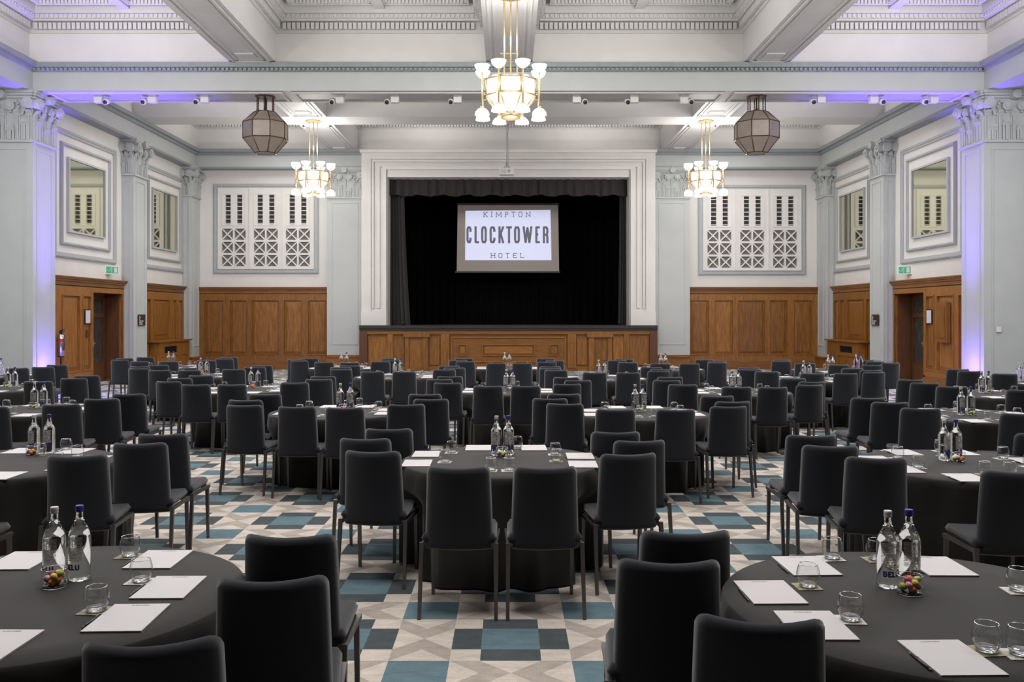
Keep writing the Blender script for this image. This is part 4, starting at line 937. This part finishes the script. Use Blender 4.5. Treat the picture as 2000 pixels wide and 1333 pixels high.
table('LLL5', 'fifth-row outermost-left table', -9.40, 16.4, [N_, N_, N_, N_, N_, (-8.66, 15.75), (-8.39, 16.1), (-8.50, 16.8)], (-9.5, 16.6, -9.4, 16.6), 5)
table('LL5', 'fifth-row left table', -5.65, 16.3, [(-5.93, 15.16), (-5.42, 15.16), (-6.47, 15.6), (-6.70, 16.2), (-6.57, 16.75), (-4.73, 15.4), (-4.56, 16.06), (-4.57, 16.55)], (-5.77, 16.8, -5.66, 16.82), 5, sweets='orange')
table('L5', 'fifth-row inner-left table', -2.0, 16.1, [(-2.25, 14.75), (-1.72, 14.75), (-2.90, 15.4), (-3.0, 15.95), (-2.93, 16.5), (-1.09, 15.3), (-.95, 15.8), (-1.09, 16.4)], (-2.09, 16.5, -1.99, 16.52), 5)
table('R5', 'fifth-row inner-right table', 1.68, 15.75, [(1.40, 14.5), (1.95, 14.5), (.80, 15.16), (.76, 15.65), (.76, 16.2), (2.53, 14.95), (2.65, 15.45), (2.57, 16.05)], (1.61, 16.0, 1.72, 16.02), 5)
table('RR5', 'fifth-row right table', 5.15, 15.45, [(4.87, 14.3), (5.41, 14.3), (4.27, 14.75), (4.14, 15.3), (4.26, 15.8), (5.99, 14.6), (6.16, 15.15), (5.96, 15.65)], (5.17, 15.7, 5.28, 15.72), 5)
table('RRR5', 'fifth-row outermost-right table', 8.65, 14.95, [N_, N_, (7.89, 14.2), (7.70, 14.9), (7.76, 15.4), N_, N_, N_], (8.58, 15.05, 8.68, 15.07), 5)
table('LL6', 'back-row far-left table', -7.2, 19.2, [(-7.46, 18.05), (-6.87, 18.05), (-8.10, 18.6), (-8.30, 19.3), (-8.07, 19.85), (-6.22, 18.4), (-6.07, 19.1), (-6.2, 19.8)], (-7.47, 20.1-.4, -7.37, 19.72), 6)
table('L6', 'back-row left table', -3.45, 18.8, [(-3.67, 17.75), (-3.13, 17.6), (-4.30, 18.3), (-4.45, 18.75), (-4.30, 19.3), (-2.57, 18.0), (-2.45, 18.6), (-2.55, 19.3)], (-3.60, 19.3, -3.49, 19.32), 6)
table('C6', 'back-row centre table', 0, 18.75, [(-.24, 17.4), (.27, 17.4), (-.88, 18.0), (-1.05, 18.5), (-.96, 19.3), (.78, 17.8), (.96, 18.35), (.80, 19.2)], (-.08, 19.2, .02, 19.22), 6)
table('R6', 'back-row right table', 3.25, 18.45, [(2.92, 17.2), (3.49, 17.2), (2.35, 17.65), (2.23, 18.4), (2.45, 18.95), (4.13, 17.6), (4.25, 18.15), (4.0, 18.7)], (3.18, 18.7, 3.28, 18.72), 6)
table('RR6', 'back-row far-right table', 6.45, 17.95, [(6.22, 16.8), (6.83, 16.75), (5.74, 17.3), (5.60, 18.15), (5.7, 18.6), (7.50, 17.5), (7.40, 18.0), (7.40, 18.55)], (6.42, 18.0, 6.52, 18.02), 6)

def cloth(X, Y, chs, seed):
    rnd = random.Random(seed); n = 144; p1, p2, p3 = rnd.uniform(0, 6), rnd.uniform(0, 6), rnd.uniform(0, 6)
    zs_ = [.752, .748, .735, .70, .6, .48, .36, .24, .12, .012]
    def blocked(x, y):
        for (cx, cy, rz) in chs:
            dx, dy = x-cx, y-cy; u = dx*cos(rz)+dy*sin(rz); v = -dx*sin(rz)+dy*cos(rz)
            if -.27 < u < .27 and -.06 < v < .545: return True
        return False
    lim = []
    for i in range(n):
        a = 2*pi*i/n; r = 1.0; rr = .50
        while rr < .92 and not blocked(X+rr*cos(a), Y+rr*sin(a)): rr += .02
        lim.append(rr)
    lim = [min(lim[(i+k) % n] for k in range(-2, 3)) for i in range(n)]
    V = []; Fc = []
    for rr in (0.0, .3, .6, .762):
        for i in range(n): a = 2*pi*i/n; V.append((rr*cos(a), rr*sin(a), .752))
    base = 4
    for z in zs_[1:]:
        t = (0.752-z)/.752
        for i in range(n):
            a = 2*pi*i/n
            fold = sin(a*15+p1+1.2*sin(2*a+p2))*.55+sin(a*24+p3)*.3+sin(a*7+p2)*.4
            r = .775+.055*t**1.2+.05*t**.7*fold+(.012 if z == zs_[-1] else 0)*fold
            if t < .03: r = .762+.012*min(1, t/.02)
            if z < .56: r = min(r, lim[i]+ (0 if z < .5 else .05))
            V.append((r*cos(a), r*sin(a), z))
    rows = 4+len(zs_)-1
    for j in range(rows-1):
        for i in range(n): Fc.append((j*n+i, j*n+(i+1) % n, (j+1)*n+(i+1) % n, (j+1)*n+i)[::-1])
    me = bpy.data.meshes.new('tablecloth'); me.from_pydata(V, [], Fc); me.materials.append(M['cloth']); me.polygons.foreach_set('use_smooth', [True]*len(Fc)); return me

b = MB(); b.lathe([(.73, .715), (.745, .72), (.745, .742), (.74, .745)], 40); me_top = b.mesh('tabletop'); me_top.materials.append(M['oak_dark'])
me_tl = []
for q in range(4):
    a = pi/4+q*pi/2; b = MB(); b.tube((.40*cos(a), .40*sin(a), 0), (.36*cos(a), .36*sin(a), .72), .016, 8); me_ = b.mesh('leg'); me_.materials.append(M['chrome']); me_tl.append(me_)
rj = random.Random(11)
for ti, (key, t) in enumerate(T.items()):
    X, Y, nm, row = t['X'], t['Y'], t['name'], t['row']
    chs = []
    for i, c in enumerate(t['chairs']):
        if c is None: continue
        base = 0 if i < 2 else (-1 if i < 5 else 1)
        rz = radians(base*(8, 5, 0)[(i-2) % 3]+rj.uniform(-2, 2)) if i >= 2 else radians((-2 if i == 0 else 2)+rj.uniform(-1.5, 1.5))
        dmin = min(sqrt((c[0]+u*cos(rz)-X)**2+(c[1]+u*sin(rz)+.07-Y)**2) for u in (-.2, -.1, 0, .1, .2))
        if dmin < .75: D = sqrt((c[0]-X)**2+(c[1]-Y)**2); e = (.75-dmin)*1.05; c = (c[0]+(c[0]-X)/D*e, c[1]+(c[1]-Y)/D*e)
        chs.append((c[0], c[1], rz))
        chair(c[0], c[1], rz, 'charcoal fabric chair, %s, at the %s' % (SEATS[i], nm), 'charcoal banquet chairs round the black tables')
    r = empty('round_table', (X, Y, 0)); tag(r, 'round banquet table hidden under black linen, the %s' % nm, 'table', 'round banquet tables')
    link('tabletop', me_top, r)
    for me in me_tl: link('leg', me, r)
    o = link('tablecloth', cloth(X, Y, chs, ti), None, (X, Y, 0)); tag(o, 'black floor-length linen cloth draped over the %s' % nm, 'tablecloth', 'black tablecloths')
    # bottles
    bx = t['bottles']
    for (x, y, c) in ((bx[0], bx[1], 'white'), (bx[2], bx[3], 'blue')):
        r = hold('water_bottle', 'clear water bottle with %s cap on the %s' % ('pale silver' if c == 'white' else 'blue', nm), 'bottle', 'paired water bottles', x, y, rj.uniform(-.3, .3)+(-.35 if x < 0 else .25))
        link('bottle_body', me_bot, r); link('cap', me_cap[c], r)
        if row <= 5: link('etched_panel', me_etch, r); link('lettering', mt, r)['kind'] = 'stuff'
    if key == 'RR6':
        for (x, y, c) in ((7.02, 18.1, 'white'), (7.13, 18.12, 'blue')):
            r = hold('water_bottle', 'second %s-capped water bottle near the right edge of the %s' % ('silver' if c == 'white' else 'blue', nm), 'bottle', 'paired water bottles', x, y)
            link('bottle_body', me_bot, r); link('cap', me_cap[c], r)
    jx, jy = t['jar'] or ((bx[0]+bx[2])/2, bx[1]-.12)
    r = hold('sweet_jar', 'small glass jar of sweets beside the bottles on the %s' % nm, 'jar', 'glass jars of sweets', jx, jy)
    link('jar', me_jar, r)
    kinds = {'mixed': ['orange', 'yellow', 'orange', 'plum', 'lime', 'orange', 'yellow', 'pink', 'yellow'], 'cream': ['cream', 'cream', 'yellow'], 'lime': ['lime', 'cream', 'yellow'], 'pink': ['pink', 'cream'], 'orange': ['orange', 'cream', 'yellow']}[t['sweets']]
    if row <= 2:
        for q in range(14 if row == 1 else 8):
            a = q*2.4; rr = .0275 if q % 3 else .010; k_ = kinds[q % len(kinds)]
            o = link('sweet', me_sweet[k_], None, (jx+rr*cos(a), jy+rr*sin(a), ZT+.020+.0030*q)); o.rotation_euler = (rj.uniform(-.8, .8), rj.uniform(-.8, .8), a)
            wh = '%s of the jar at %s' % (('bottom', 'lower part', 'middle', 'upper part', 'top')[min(4, q//(3 if row == 1 else 2))], ('the right', 'the back right', 'the back left', 'the left', 'the front left', 'the front right')[int((a % (2*pi))/(pi/3))])
            tag(o, '%s sweet in the %s, %s' % (k_, wh, nm), 'sweet', 'sweets in the glass jar on the '+nm)
    else:
        b = MB()
        for q in range(9):
            a = q*2.4; rr = .027 if q % 3 else .008; b.lathe([(.002, -.012), (.012, -.006), (.015, 0), (.012, .006), (.002, .012)], 8, rr*cos(a), rr*sin(a), .022+.003*q)
        me = b.mesh('sweets'); me.materials.append(SW[kinds[0]]); o = link('sweets', me, None, (jx, jy, ZT)); tag(o, '%s sweets filling the glass jar on the %s' % (kinds[0], nm), 'sweets', 'sweets in the far jars', 'stuff')
    # pads, pens
    pads = t['pads'] or {i: (X+p[0]+rj.uniform(-.01, .01), Y+p[1]+rj.uniform(-.015, .015)) for i, p in enumerate(PADS)}
    for i, (x, y) in pads.items():
        rz = rj.uniform(-.03, .03)
        r = hold('notepad', 'white notepad for the %s of the %s' % (SEATS[i], nm), 'notepad', 'white notepads on the tables', x, y, rz)
        link('backing', me_padb, r); link('sheet', me_pad, r)
        if row <= 2: link('heading', me_head, r)['kind'] = 'stuff'
        if row <= 4:
            r = hold('pen', 'dark pen beside the notepad for the %s of the %s' % (SEATS[i], nm), 'pen', 'pens beside the notepads', x-.113, y-.03, rz-.02); link('barrel', me_pen, r); link('clip', me_clip, r)
    gls = t['glasses'] or {i: (X+p[0]+rj.uniform(-.015, .015), Y+p[1]+rj.uniform(-.015, .015), 'ow'[rj.random() < .7]) for i, p in enumerate(GL)}
    for i, (x, y, c) in gls.items():
        if row <= 5:
            r = hold('coaster', '%s coaster for the %s of the %s' % ('olive patterned' if c == 'o' else 'white', SEATS[i], nm), 'coaster', 'square paper coasters', x, y, rj.uniform(-.1, .1))
            link('card', me_coa if c == 'o' else me_cow, r)
            if c == 'w' and row <= 2: link('leaf_print', me_leafprint, r)
        o = link('tumbler', me_tum if row <= 3 else me_tum_far, None, (x+.005, y, ZT+.0036)); tag(o, 'clear empty tumbler for the %s of the %s' % (SEATS[i], nm), 'glass', 'clear tumblers on the tables')
